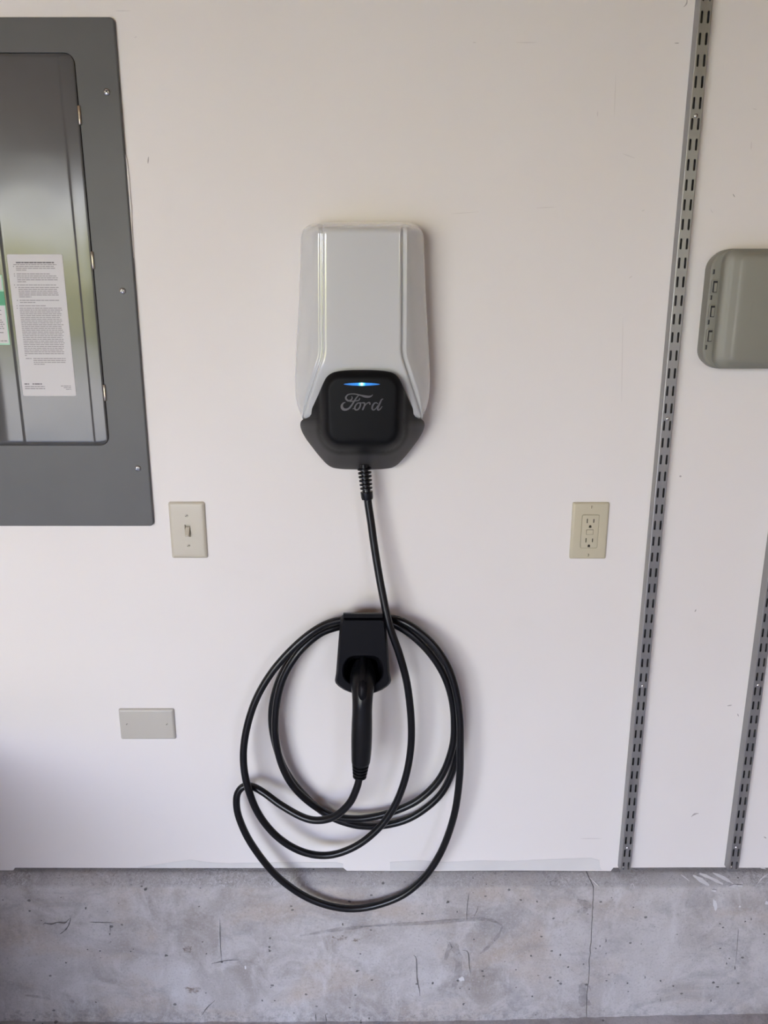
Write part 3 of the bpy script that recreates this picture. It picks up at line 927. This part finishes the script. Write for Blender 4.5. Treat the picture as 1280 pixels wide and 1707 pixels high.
# ------------------------------------------------------------------ grey enclosure at right
def grey_box():
    off = 0.05
    _, zt = W(1240, 413, off)
    _, zb = W(1240, 616, off)
    xl_f = W(1178, 515, 0.03)[0]
    wd = 0.152
    cx, cz, h = xl_f + wd / 2, (zt + zb) / 2, zt - zb
    root = thing('plastic_box', 'olive grey plastic weatherproof box with hinge tabs at the right edge', 'utility box', (cx, 0, zb))
    n = 8
    rr = lambda il, io, off, r: ring(rrect(cx + il / 2, cz, wd - il - io, h - 2 * io, max(0.003, r), n), off)
    loft('base', [rr(0, 0.004, 0.0, 0.030), rr(0, 0.0, 0.012, 0.034), rr(0, 0, 0.030, 0.034), rr(0.003, 0.002, 0.033, 0.032)], M['greybox'], root)
    loft('lid', [rr(0.016, 0.0015, 0.030, 0.022), rr(0.016, 0.001, 0.042, 0.022), rr(0.018, 0.002, 0.046, 0.021), rr(0.024, 0.006, 0.048, 0.017), rr(0.028, 0.008, 0.0505, 0.015), rr(0.032, 0.011, 0.057, 0.013), rr(0.035, 0.014, 0.0595, 0.011), rr(0.040, 0.018, 0.0605, 0.009)], M['greybox'], root, ang=50)
    # hinge leaves and little slots on the left flange
    for py in (493 - 15, 519, 560):
        z = W(1188, py, 0.034)[1]
        x = xl_f + 0.0076
        hn = slab('hinge_frame', x, z, 0.0105, 0.0235, 0.001, 0.028, 0.0355, 0.0008, M['greybox'], root, 3, 2)
        slab('hinge_recess', x + 0.0006, z, 0.0075, 0.0195, 0.0006, 0.0345, 0.03562, 0.0001, M['gap'], hn, 2, 1)
        slab('hinge_leaf', x + 0.0014, z - 0.0012, 0.0050, 0.0150, 0.0006, 0.0345, 0.0364, 0.0005, M['greybox'], hn, 2, 1)
    for py in (453, 496, 537, 579):
        z = W(1186, py, 0.034)[1]
        x = xl_f + 0.0042
        sl = slab('tab_slot', x, z, 0.0034, 0.0078, 0.0004, 0.030, 0.0336, 0.0001, M['gap'], root, 2, 1)
        slab('tab_lip', x - 0.0016, z, 0.0012, 0.0068, 0.0003, 0.030, 0.0344, 0.0003, M['greybox'], sl, 2, 1)
    # faint raised emblem frame on the lid
    x, z = W(1276, 519, 0.06)
    for a, b in ((0.024, 0.0605), ):
        rg = [ring(rrect(x, z, 0.050, 0.036, 0.004, 5), 0.0602), ring(rrect(x, z, 0.050, 0.036, 0.004, 5), 0.0609), ring(rrect(x, z, 0.048, 0.034, 0.003, 5), 0.0609), ring(rrect(x, z, 0.048, 0.034, 0.003, 5), 0.0602)]
        loft('lid_emboss', rg, M['greybox'], root, False, False)
grey_box()

# ------------------------------------------------------------------ wall charger
CX = 604.0
def cpt(s, py, off):
    """charger coordinates: s = photo pixels from its centre line, py = row, off = distance from wall"""
    x, z = W(CX, py, off)
    return (x + s * mpp(py, off), -off, z)

def charger():
    x, z = W(CX, 783, 0.0)
    root = thing('wall_charger', 'white wall-mounted car charger with black lower cover and blue light', 'car charger', (x, 0, z))
    # white shell, rows from the top down
    a_tab = [(370, 70), (372, 83), (375, 90), (380, 97), (386, 101), (394, 103), (420, 104), (480, 106), (540, 109), (590, 112), (630, 113.5), (660, 112.5), (680, 108), (692, 103), (699, 99), (702, 96)]
    g_tab = [(370, 67), (560, 66.5), (585, 66), (597, 68), (612, 73), (640, 82), (670, 92), (690, 98), (702, 100)]
    rows, rows_v = [], [370, 370.6, 371.6, 373, 375, 378, 381, 385, 390, 396, 404, 415] + list(np.linspace(430, 580, 12)) + [588, 595, 602, 610, 618, 628, 640, 652, 664, 676, 684, 690, 695, 698.5, 701, 702]
    for v in rows_v:
        a = interp(v, a_tab)
        g = min(interp(v, g_tab), a - 2)
        top = math.sqrt(max(0.0, 1 - (1 - min(1.0, (v - 370) / 16.0)) ** 2))      # rounding over at the top
        top = 0.22 + 0.78 * top
        tip = math.sqrt(max(0.0, 1 - (max(0.0, v - 690) / 12.5) ** 2))           # and at the wing tips
        tip = 0.35 + 0.65 * tip
        low = sstep(600, 700, v)
        hs = 0.050
        dg = 0.101 - 0.032 * low                                                 # depth of wing at the groove
        dc = dg + 0.007
        w = a - g
        half = [(a - 1.5, 0.0), (a, 0.012), (a - 0.4, hs * 0.75), (a - min(1.5, w * .3), hs * 0.98), (a - min(4.0, w * .45), hs * 1.12)]
        fl = min(9.0, w * 0.35)                                                  # flat shoulder beside the groove
        xo, xi = a - min(4.0, w * .45), g + fl
        for t in (0.2, 0.42, 0.64, 0.84):
            half.append((xo + (xi - xo) * t, hs * 1.12 + (dg - 0.0018 - hs * 1.12) * (1 - (1 - t) ** 1.35)))
        half += [(xi, dg - 0.0018), (g + fl * 0.93, dg - 0.0012), (g + fl * 0.85, dg - 0.0005), (g + fl * 0.76, dg - 0.0001), (g + fl * 0.66, dg), (g + fl * 0.5, dg)]
        half += [(g + 2.2, dg - 0.0004), (g + 1.2, dg), (g + 0.5, dg - 0.0006), (g, dg - 0.0014), (g - 0.7, dg - 0.0012), (g - 1.3, dg + 0.0012), (g - 2.2, dc - 0.0020), (g - 3.3, dc - 0.0008), (g - 4.6, dc - 0.0002), (g - 6.0, dc), (g - 7.0, dc + 0.00003), (g - 10.0, dc + 0.0001), (g * 0.6, dc + 0.0003), (g * 0.3, dc + 0.0004), (0.0, dc + 0.0004)]
        sc = top * tip
        cut = lambda d: d * sc
        row = [(-s, cut(d)) for s, d in half] + [(s, cut(d)) for s, d in half[::-1][1:]]
        rows.append([cpt(s, v, d) for s, d in row])
    n = len(rows[0])
    verts = [p for r in rows for p in r]
    faces = [(i * n + j, i * n + j + 1, (i + 1) * n + j + 1, (i + 1) * n + j) for i in range(len(rows) - 1) for j in range(n - 1)]
    faces.append(tuple(range(n)))
    faces.append(tuple((len(rows) - 1) * n + j for j in range(n))[::-1])
    sh = fix_normals(mesh('shell', verts, faces, M['white'], root))
    sharp(sh, 48)
    # black lower cover: outline in (s, row)
    half = [(0, 616.6), (18, 616.9), (34, 618), (46, 620), (54, 623.5), (60, 629), (64, 636), (68.5, 646), (74, 659), (80, 672), (86, 685), (90, 692), (95, 697), (101, 700.5), (103.2, 704.5), (103.5, 710), (102, 716), (99, 723), (93, 733), (84, 745), (75, 756.5), (66, 767), (59, 774), (52, 778.5), (44, 780.8), (28, 782.3), (0, 782.8)]
    sm = catmull(half, 5)
    C0 = 700.0
    poly = [(p[0], p[1]) for p in sm] + [(-p[0], p[1]) for p in sm[::-1]]
    angs = np.array([math.atan2(q[1] - C0, q[0]) for q in poly])
    N = 220
    def outline(th):
        best = None
        dx, dy = math.cos(th), math.sin(th)
        for i in range(len(poly)):
            x1, y1 = poly[i][0], poly[i][1] - C0
            x2, y2 = poly[(i + 1) % len(poly)][0], poly[(i + 1) % len(poly)][1] - C0
            ex, ey = x2 - x1, y2 - y1
            den = dx * ey - dy * ex
            if abs(den) < 1e-12:
                continue
            t = (x1 * ey - y1 * ex) / den
            u = (x1 * dy - y1 * dx) / den
            if t > 0 and -1e-9 <= u <= 1 + 1e-9 and (best is None or t > best):
                best = t
        return best
    def pillow_sd(s, v):
        """signed distance (px) inside the pillow: rounded square"""
        cx_, cy_, hx, hy, r = 0, 684.0, 68.5, 66.0, 34.0
        qx, qy = abs(s - cx_) - hx + r, abs(v - cy_) - hy + r
        return -(min(max(qx, qy), 0) + math.hypot(max(qx, 0), max(qy, 0)) - r)
    def depth(s, v, frac):
        e = interp(v, [(600, 0.116), (640, 0.110), (680, 0.080), (700, 0.058), (715, 0.036), (783, 0.030)])
        inner = interp(v, [(600, 0.119), (690, 0.104), (750, 0.094), (783, 0.085)])
        sd = pillow_sd(s, v)
        # skirt climbs from the rim to the pillow
        do = (1 - frac) * math.hypot(s, v - C0)
        dp = max(0.0, -sd)
        t = do / (do + dp + 1e-6)
        skirt = e + (inner - e) * (t ** 0.8)
        k = max(0.0, min(1.0, (sd + 3) / 17.0))
        k = math.sin(k * math.pi / 2)
        return skirt + (0.132 - 0.0015 * (math.hypot(s, v - 684) / 66) ** 2 - skirt) * k if sd > -3 else skirt
    fr = [0.0, 0.12, 0.24, 0.36, 0.44, 0.50, 0.55, 0.60, 0.64, 0.68, 0.72, 0.75, 0.78, 0.81, 0.84, 0.87, 0.90, 0.93, 0.955, 0.975, 0.99, 1.0]
    rings = []
    outl = []
    for k in range(N):
        th = 2 * math.pi * k / N
        outl.append((th, outline(th)))
    for fq in fr[1:]:
        rg = []
        for th, ro in outl:
            s, v = ro * fq * math.cos(th), C0 + ro * fq * math.sin(th)
            rg.append(cpt(s, v, depth(s, v, fq)))
        rings.append(rg)
    last = []
    for th, ro in outl:
        s, v = ro * math.cos(th), C0 + ro * math.sin(th)
        last.append((s, v, depth(s, v, 1.0)))
    rings.append([cpt(s * 0.998, v, max(0.0, d - 0.006)) for s, v, d in last])
    rings.append([cpt(s * 0.985, C0 + (v - C0) * 0.985, 0.0) for s, v, d in last])
    low = loft('lower_cover', rings, M['black'], root, True, True, 70)
    # satin black pillow, charcoal skirt: a finish value per vertex
    att = low.data.attributes.new('finish', 'FLOAT', 'POINT')
    for i, vtx in enumerate(low.data.vertices):
        c = vtx.co
        t, vz = CAM_D + c.y, c.z - CAM_H
        py = 853.5 - F_PX * (vz * math.cos(PITCH) + t * math.sin(PITCH)) / (t * math.cos(PITCH) - vz * math.sin(PITCH))
        s = (c.x - W(CX, py, -c.y)[0]) / mpp(py, -c.y)
        att.data[i].value = sstep(-3.0, -12.0, pillow_sd(s, py)) * sstep(675, 715, py) if pillow_sd(s, py) < -3 else 0.0
    # status light
    x, z = W(603, 640.5, 0.1325)
    v, f = [], []
    nseg = 24
    hl = 30.0 * mpp(640, 0.132)
    for i in range(nseg + 1):
        t = -1 + 2 * i / nseg
        hh = 0.0021 * (1 - abs(t) ** 2.2) ** 0.8 + 0.0003
        for sgn, o in ((1, 0), (-1, 0)):
            v.append((t * hl, 0, sgn * hh))
    f = [(2 * i, 2 * i + 1, 2 * i + 3, 2 * i + 2) for i in range(nseg)]
    led = mesh('status_light', v, f, M['led'])
    led.parent = root
    led.location = Vector((x, -0.1328, z)) - root.location
    sol = led.modifiers.new('thick', 'SOLIDIFY')
    sol.thickness = 0.0012
    sol.offset = 0
    led['label'] = 'glowing blue status light bar'
    # script lettering, strokes traced from the front (zoomed photo units)
    def stroke(pts, wid, bm):
        P = catmull([(p[0], p[1], p[2] if len(p) > 2 else 1.0) for p in pts], 6)
        nn = len(P)
        vs0 = len(bm[0])
        for i, p in enumerate(P):
            d = P[min(i + 1, nn - 1)][:2] - P[max(i - 1, 0)][:2]
            d = d / (np.linalg.norm(d) + 1e-9)
            w = wid * p[2] / 2
            for sg in (1, -1):
                px, py = 540 + (p[0] - sg * d[1] * w) / 9.846, 610 + (p[1] + sg * d[0] * w) / 9.846
                s = px - CX
                dd = depth(s, py, 0.3) + 0.0004
                bm[0].append(cpt(s, py, dd))
        for i in range(nn - 1):
            bm[1].append((vs0 + 2 * i, vs0 + 2 * i + 1, vs0 + 2 * i + 3, vs0 + 2 * i + 2))
    letters = []
    F = ([], [])
    stroke([(455, 500, .4), (462, 530, .7), (440, 562, .9), (400, 572, 1.1), (366, 548, 1.2), (360, 512, 1.1), (392, 474, .8), (450, 460, .6), (520, 464, .7), (600, 482, .9), (670, 500, 1.5), (730, 506, 1.4), (775, 495, .9), (800, 472, .3)], 24, F)
    stroke([(568, 484, .5), (530, 525, .9), (492, 585, 1.1), (450, 650, 1.1), (405, 700, 1.2), (348, 718, 1.5), (305, 700, 1.8), (292, 655, 1.5), (312, 615, 1.0), (350, 598, .5)], 24, F)
    stroke([(424, 592, .3), (455, 580, .7), (520, 574, .7), (565, 566, .8), (582, 545, 1.0), (588, 528, .4)], 20, F)
    letters.append(F)
    O = ([], [])
    stroke([(470, 708, .5), (500, 690, .7), (530, 640, .6), (560, 612, .7), (590, 612, 1.0), (598, 640, 1.2), (580, 690, 1.2), (548, 720, 1.0), (512, 715, 1.2), (506, 680, 1.3), (530, 630, 1.0), (565, 606, .6), (615, 606, .6)], 20, O)
    letters.append(O)
    Rr = ([], [])
    stroke([(612, 608, .5), (650, 606, 1.0), (668, 618, 1.1), (662, 655, 1.1), (645, 695, 1.2), (632, 724, 1.0)], 22, Rr)
    stroke([(650, 690, .6), (680, 640, .7), (715, 608, .8), (745, 604, 1.2), (755, 625, 1.1), (745, 635, .5)], 20, Rr)
    letters.append(Rr)
    Dd = ([], [])
    stroke([(885, 625, .6), (860, 605, .8), (825, 615, 1.0), (798, 655, 1.3), (790, 700, 1.3), (812, 722, 1.0), (845, 705, .7), (885, 650, .7)], 22, Dd)
    stroke([(972, 542, .4), (945, 555, .8), (922, 600, 1.1), (895, 660, 1.2), (880, 700, 1.2), (892, 724, 1.0), (925, 705, .7), (955, 662, .4)], 24, Dd)
    letters.append(Dd)
    for vv, ff in letters:
        o = mesh('logo_letter', vv, ff, M['logo'], root)
        fix_normals(o)
        so = o.modifiers.new('thick', 'SOLIDIFY')
        so.thickness = 0.0006
        so.offset = 0
    # dark seat where the cable leaves
    return root
charger_root = charger()

# ------------------------------------------------------------------ connector holster
HX = 605.0
def hpt(s, py, off):
    x, z = W(HX, py, off)
    return (x + s * mpp(py, off), -off, z)

def holster():
    x, z = W(HX, 1157, 0.05)
    root = thing('connector_holster', 'black plastic holster on the wall holding the charging plug', 'holster', (x, 0, z))
    HC = 1118.0
    hole = lambda k: [(-35 * k, HC), (-34.5 * k, HC - 6 * k), (-32 * k, HC - 14 * k), (-27 * k, HC - 21 * k), (-19 * k, HC - 25 * k), (0, HC - 26 * k), (19 * k, HC - 25 * k), (27 * k, HC - 21 * k), (32 * k, HC - 14 * k), (34.5 * k, HC - 6 * k), (35 * k, HC), (34 * k, HC + 10 * k), (29 * k, HC + 18 * k), (20 * k, HC + 23.5 * k), (0, HC + 26 * k), (-20 * k, HC + 23.5 * k), (-29 * k, HC + 18 * k), (-34 * k, HC + 10 * k)]
    def resample(poly, N):
        out = []
        for k in range(N):
            th = 2 * math.pi * k / N
            dx, dy = math.cos(th), math.sin(th)
            best = None
            for i in range(len(poly)):
                x1, y1 = poly[i][0], poly[i][1] - HC
                x2, y2 = poly[(i + 1) % len(poly)][0], poly[(i + 1) % len(poly)][1] - HC
                ex, ey = x2 - x1, y2 - y1
                den = dx * ey - dy * ex
                if abs(den) < 1e-12:
                    continue
                t = (x1 * ey - y1 * ex) / den
                u = (x1 * dy - y1 * dx) / den
                if t > 0 and -1e-9 <= u <= 1 + 1e-9 and (best is None or t > best):
                    best = t
            out.append((best * dx, HC + best * dy))
        return out
    N = 160
    def outl(top, tw, mid, bw, bot, cr):
        half = [(0, top), (tw - cr, top), (tw - cr * 0.3, top + cr * 0.3), (tw, top + cr), (tw + (mid - tw) * 0.5, (top + 1118) / 2), (mid, 1122), (bw, 1134), (bw - 1.5, 1139), (bw - 6, 1144), (bw - 15, 1150), (bw - 26, 1154.5), (bw - 36, bot - 0.6), (0, bot)]
        return resample([(-s, v) for s, v in half[::-1]][:-1] + half[1:] if False else half + [(-s, v) for s, v in half[::-1]][1:-1], N)
    front_o = outl(1034.5, 34.0, 40.5, 43.0, 1156.0, 1.5)
    mid_o = outl(1027, 37.5, 45.0, 47.0, 1157.5, 3.0)
    back_o = outl(1024, 37.0, 44.5, 46.5, 1155.0, 4.0)
    h1, h0 = resample(hole(1.0), N), resample(hole(0.94), N)
    hb = resample(hole(0.80), N)
    to = lambda P, off: [hpt(s, v, off) for s, v in P]
    rings = [to(hb, 0.046), to(h0, 0.060), to(h0, 0.083), to(h1, 0.0855), to(front_o, 0.0855 - 0.0), to([(s * 1.03, HC + (v - HC) * 1.01) for s, v in front_o], 0.0835), to(mid_o, 0.070), to(back_o, 0.044)]
    loft('body', rings, M['holster'], root, True, True, 32)
    # raised lip across the top with a shallow trough
    tl = [hpt(s, v, d) for v, d in ((1030, 0.0835), (1023.5, 0.080), (1021.0, 0.060), (1021.0, 0.046), (1028, 0.046)) for s in (-33, 33)]
    v = tl
    f = [(2 * i, 2 * i + 1, 2 * i + 3, 2 * i + 2) for i in range(4)] + [(0, 2, 4, 6, 8), (9, 7, 5, 3, 1), (8, 9, 1, 0)]
    lip = fix_normals(mesh('top_lip', v, f, M['holster'], root))
    b = lip.modifiers.new('bev', 'BEVEL')
    b.width = 0.0008
    b.segments = 2
    # neck to the wall (the cable hangs over it)
    x0, z0 = W(HX - 26, 1135, 0.02)
    x1, z1 = W(HX + 26, 1066, 0.02)
    slab('wall_bracket', (x0 + x1) / 2, (z0 + z1) / 2, x1 - x0, z1 - z0, 0.006, 0.0, 0.046, 0.002, M['holster'], root)
holster()

# ------------------------------------------------------------------ cable and connector
def zp(zx, zy, off):
    px, py = 370 + zx / 2.977, 1000 + zy / 2.977
    x, z = W(px, py, off)
    return (x, -off, z)
def pp(px, py, off):
    x, z = W(px, py, off)
    return (x, -off, z)

def cable():
    x, z = W(600, 1516, 0.06)
    root = thing('charging_cable', 'coiled black charging cable with plug handle looped over the holster', 'charging cable', (x, -0.05, z))
    P = [pp(612.5, 820, 0.046), pp(613.5, 838, 0.047), pp(618, 868, 0.049), pp(623, 905, 0.052), pp(631, 955, 0.058), pp(640, 1003, 0.066), pp(650, 1046, 0.074),
         zp(880, 270, 0.074), zp(918, 415, 0.070), zp(938, 590, 0.066), zp(936, 740, 0.062), zp(908, 890, 0.062), zp(852, 1030, 0.062), zp(770, 1140, 0.062), zp(660, 1224, 0.060), zp(530, 1267, 0.060),
         zp(400, 1250, 0.060), zp(280, 1180, 0.062), zp(185, 1068, 0.066), zp(128, 930, 0.068), zp(106, 790, 0.064), zp(120, 650, 0.060), zp(166, 500, 0.056), zp(243, 365, 0.052), zp(340, 252, 0.048), zp(440, 165, 0.043), zp(530, 115, 0.037), zp(620, 97, 0.035), zp(710, 93, 0.035), zp(800, 104, 0.035),
         # first inner turn
         zp(868, 128, 0.034), zp(945, 178, 0.038), zp(1030, 262, 0.040), zp(1096, 362, 0.042), zp(1137, 475, 0.042), zp(1152, 600, 0.040), zp(1142, 735, 0.038), zp(1085, 880, 0.036), zp(985, 985, 0.034), zp(865, 1045, 0.034), zp(745, 1078, 0.034), zp(640, 1086, 0.034), zp(540, 1068, 0.034), zp(435, 1005, 0.034), zp(346, 915, 0.036), zp(290, 800, 0.038), zp(264, 660, 0.040), zp(272, 510, 0.042), zp(308, 380, 0.042), zp(382, 260, 0.040), zp(480, 172, 0.030), zp(570, 136, 0.020), zp(650, 126, 0.012), zp(730, 124, 0.011), zp(800, 124, 0.013),
         # second inner turn
         zp(862, 112, 0.022), zp(945, 155, 0.026), zp(1040, 240, 0.027), zp(1112, 345, 0.027), zp(1152, 460, 0.026), zp(1170, 590, 0.024), zp(1168, 710, 0.022), zp(1150, 830, 0.020), zp(1092, 955, 0.018), zp(992, 1048, 0.017), zp(880, 1103, 0.016), zp(742, 1124, 0.016), zp(622, 1108, 0.016), zp(505, 1056, 0.016), zp(395, 956, 0.018), zp(312, 842, 0.020), zp(265, 715, 0.022), zp(246, 590, 0.024), zp(260, 470, 0.026), zp(308, 345, 0.028), zp(392, 228, 0.028), zp(490, 140, 0.026), zp(575, 106, 0.024), zp(650, 92, 0.019), zp(725, 88, 0.019), zp(800, 92, 0.022),
         # outer turn, down to the big lower loop
         zp(868, 98, 0.032), zp(955, 140, 0.042), zp(1052, 228, 0.050), zp(1122, 335, 0.056), zp(1162, 460, 0.060), zp(1180, 590, 0.062), zp(1182, 730, 0.064), zp(1178, 890, 0.064), zp(1150, 1075, 0.060), zp(1083, 1258, 0.054), zp(985, 1396, 0.050), zp(850, 1488, 0.048), zp(650, 1533, 0.048),
         zp(455, 1492, 0.049), zp(285, 1382, 0.050), zp(155, 1225, 0.050), zp(86, 1085, 0.048), zp(72, 985, 0.046), zp(98, 932, 0.044), zp(145, 925, 0.044), zp(205, 955, 0.052), zp(295, 1020, 0.064), zp(400, 1078, 0.078), zp(480, 1094, 0.088), zp(560, 1074, 0.096), zp(630, 1012, 0.102), zp(666, 940, 0.104), zp(681, 885, 0.104), zp(684, 860, 0.103)]
    path = [tuple(p) for p in catmull(P, 6)]
    tube('cord', path, 0.0074, M['cable'], root, 16)
    # ribbed strain relief under the charger
    pts, rad = [], []
    A, B = np.array(pp(606.5, 774, 0.046)), np.array(pp(612.3, 833, 0.047))
    n = 7
    seq = [(0.0, 0.0074)]
    for i in range(6):
        t0 = 0.10 + i * 0.108
        seq += [(t0, 0.0072), (t0 + 0.012, 0.0128 - i * 0.00025), (t0 + 0.048, 0.0128 - i * 0.00025), (t0 + 0.060, 0.0072)]
    seq += [(0.765, 0.0080), (0.77, 0.0116), (0.93, 0.0112), (0.985, 0.0104), (1.0, 0.0078)]
    for t, r in seq:
        pts.append(tuple(A + (B - A) * t))
        rad.append(r)
    tube('strain_relief', pts, rad, M['cable'], root, 20)
    # plug handle: profile along its axis
    prof = [(605.0, 1100, 0.048, 12, 1), (605.0, 1110, 0.054, 17, 1), (604.8, 1120, 0.062, 20.0, 1), (604.8, 1129, 0.073, 21.5, 1), (604.6, 1137, 0.085, 21.5, .95), (604.5, 1146, 0.095, 19.8, .95), (604.3, 1157, 0.101, 17.9, .95), (604.0, 1170, 0.106, 17.0, .95), (603.6, 1186, 0.107, 16.7, .95), (603.2, 1205, 0.107, 17.2, .95), (602.8, 1225, 0.106, 17.5, .95), (602.4, 1244, 0.105, 17.2, .95), (601.9, 1258, 0.1045, 16.5, .95), (601.4, 1268, 0.104, 15.8, .95), (601.3, 1270.5, 0.104, 15.2, .95), (601.2, 1271, 0.104, 13.2, .95)]
    pts = [pp(a, b, c) for a, b, c, d, e in prof]
    rad = [d * mpp(b, c) for a, b, c, d, e in prof]
    P2 = catmull([(*p, r) for p, r in zip(pts, rad)], 3)
    h = tube('plug_handle', [tuple(p[:3]) for p in P2], [float(p[3]) for p in P2], M['handle'], root, 28)
    sharp(h, 60)
    # upper spine and release button
    sp = [pp(604.8, 1096, 0.056), pp(604.8, 1104, 0.068), pp(604.6, 1116, 0.081), pp(604.5, 1128, 0.095), pp(604.4, 1138, 0.107)]
    tube('spine', sp, [0.0050, 0.0068, 0.0074, 0.0076, 0.0050], M['handle'], h, 14)
    bt = [pp(604.4, 1136.5, 0.1040), pp(604.4, 1139, 0.1080), pp(604.3, 1146, 0.1125), pp(604.2, 1156, 0.1155), pp(604.1, 1163, 0.1155), pp(604.0, 1165.5, 0.1135)]
    b = tube('release_button', bt, [0.0050, 0.0078, 0.0088, 0.0088, 0.0078, 0.0050], M['holster'], h, 16)
    pts, rad = [], []
    A, B = np.array(pp(601.2, 1270, 0.104)), np.array(pp(599.2, 1297, 0.104))
    for i in range(5):
        t = i / 5
        r = 0.0172 - 0.0009 * i
        for dt, q in ((0.0, 0.80), (0.03, 1.0), (0.115, 1.0), (0.15, 0.80)):
            pts.append(tuple(A + (B - A) * (t + dt)))
            rad.append(r * q)
    pts.append(tuple(B))
    rad.append(0.0080)
    g = tube('grip_collar', pts, rad, M['handle'], h, 24)
cable()
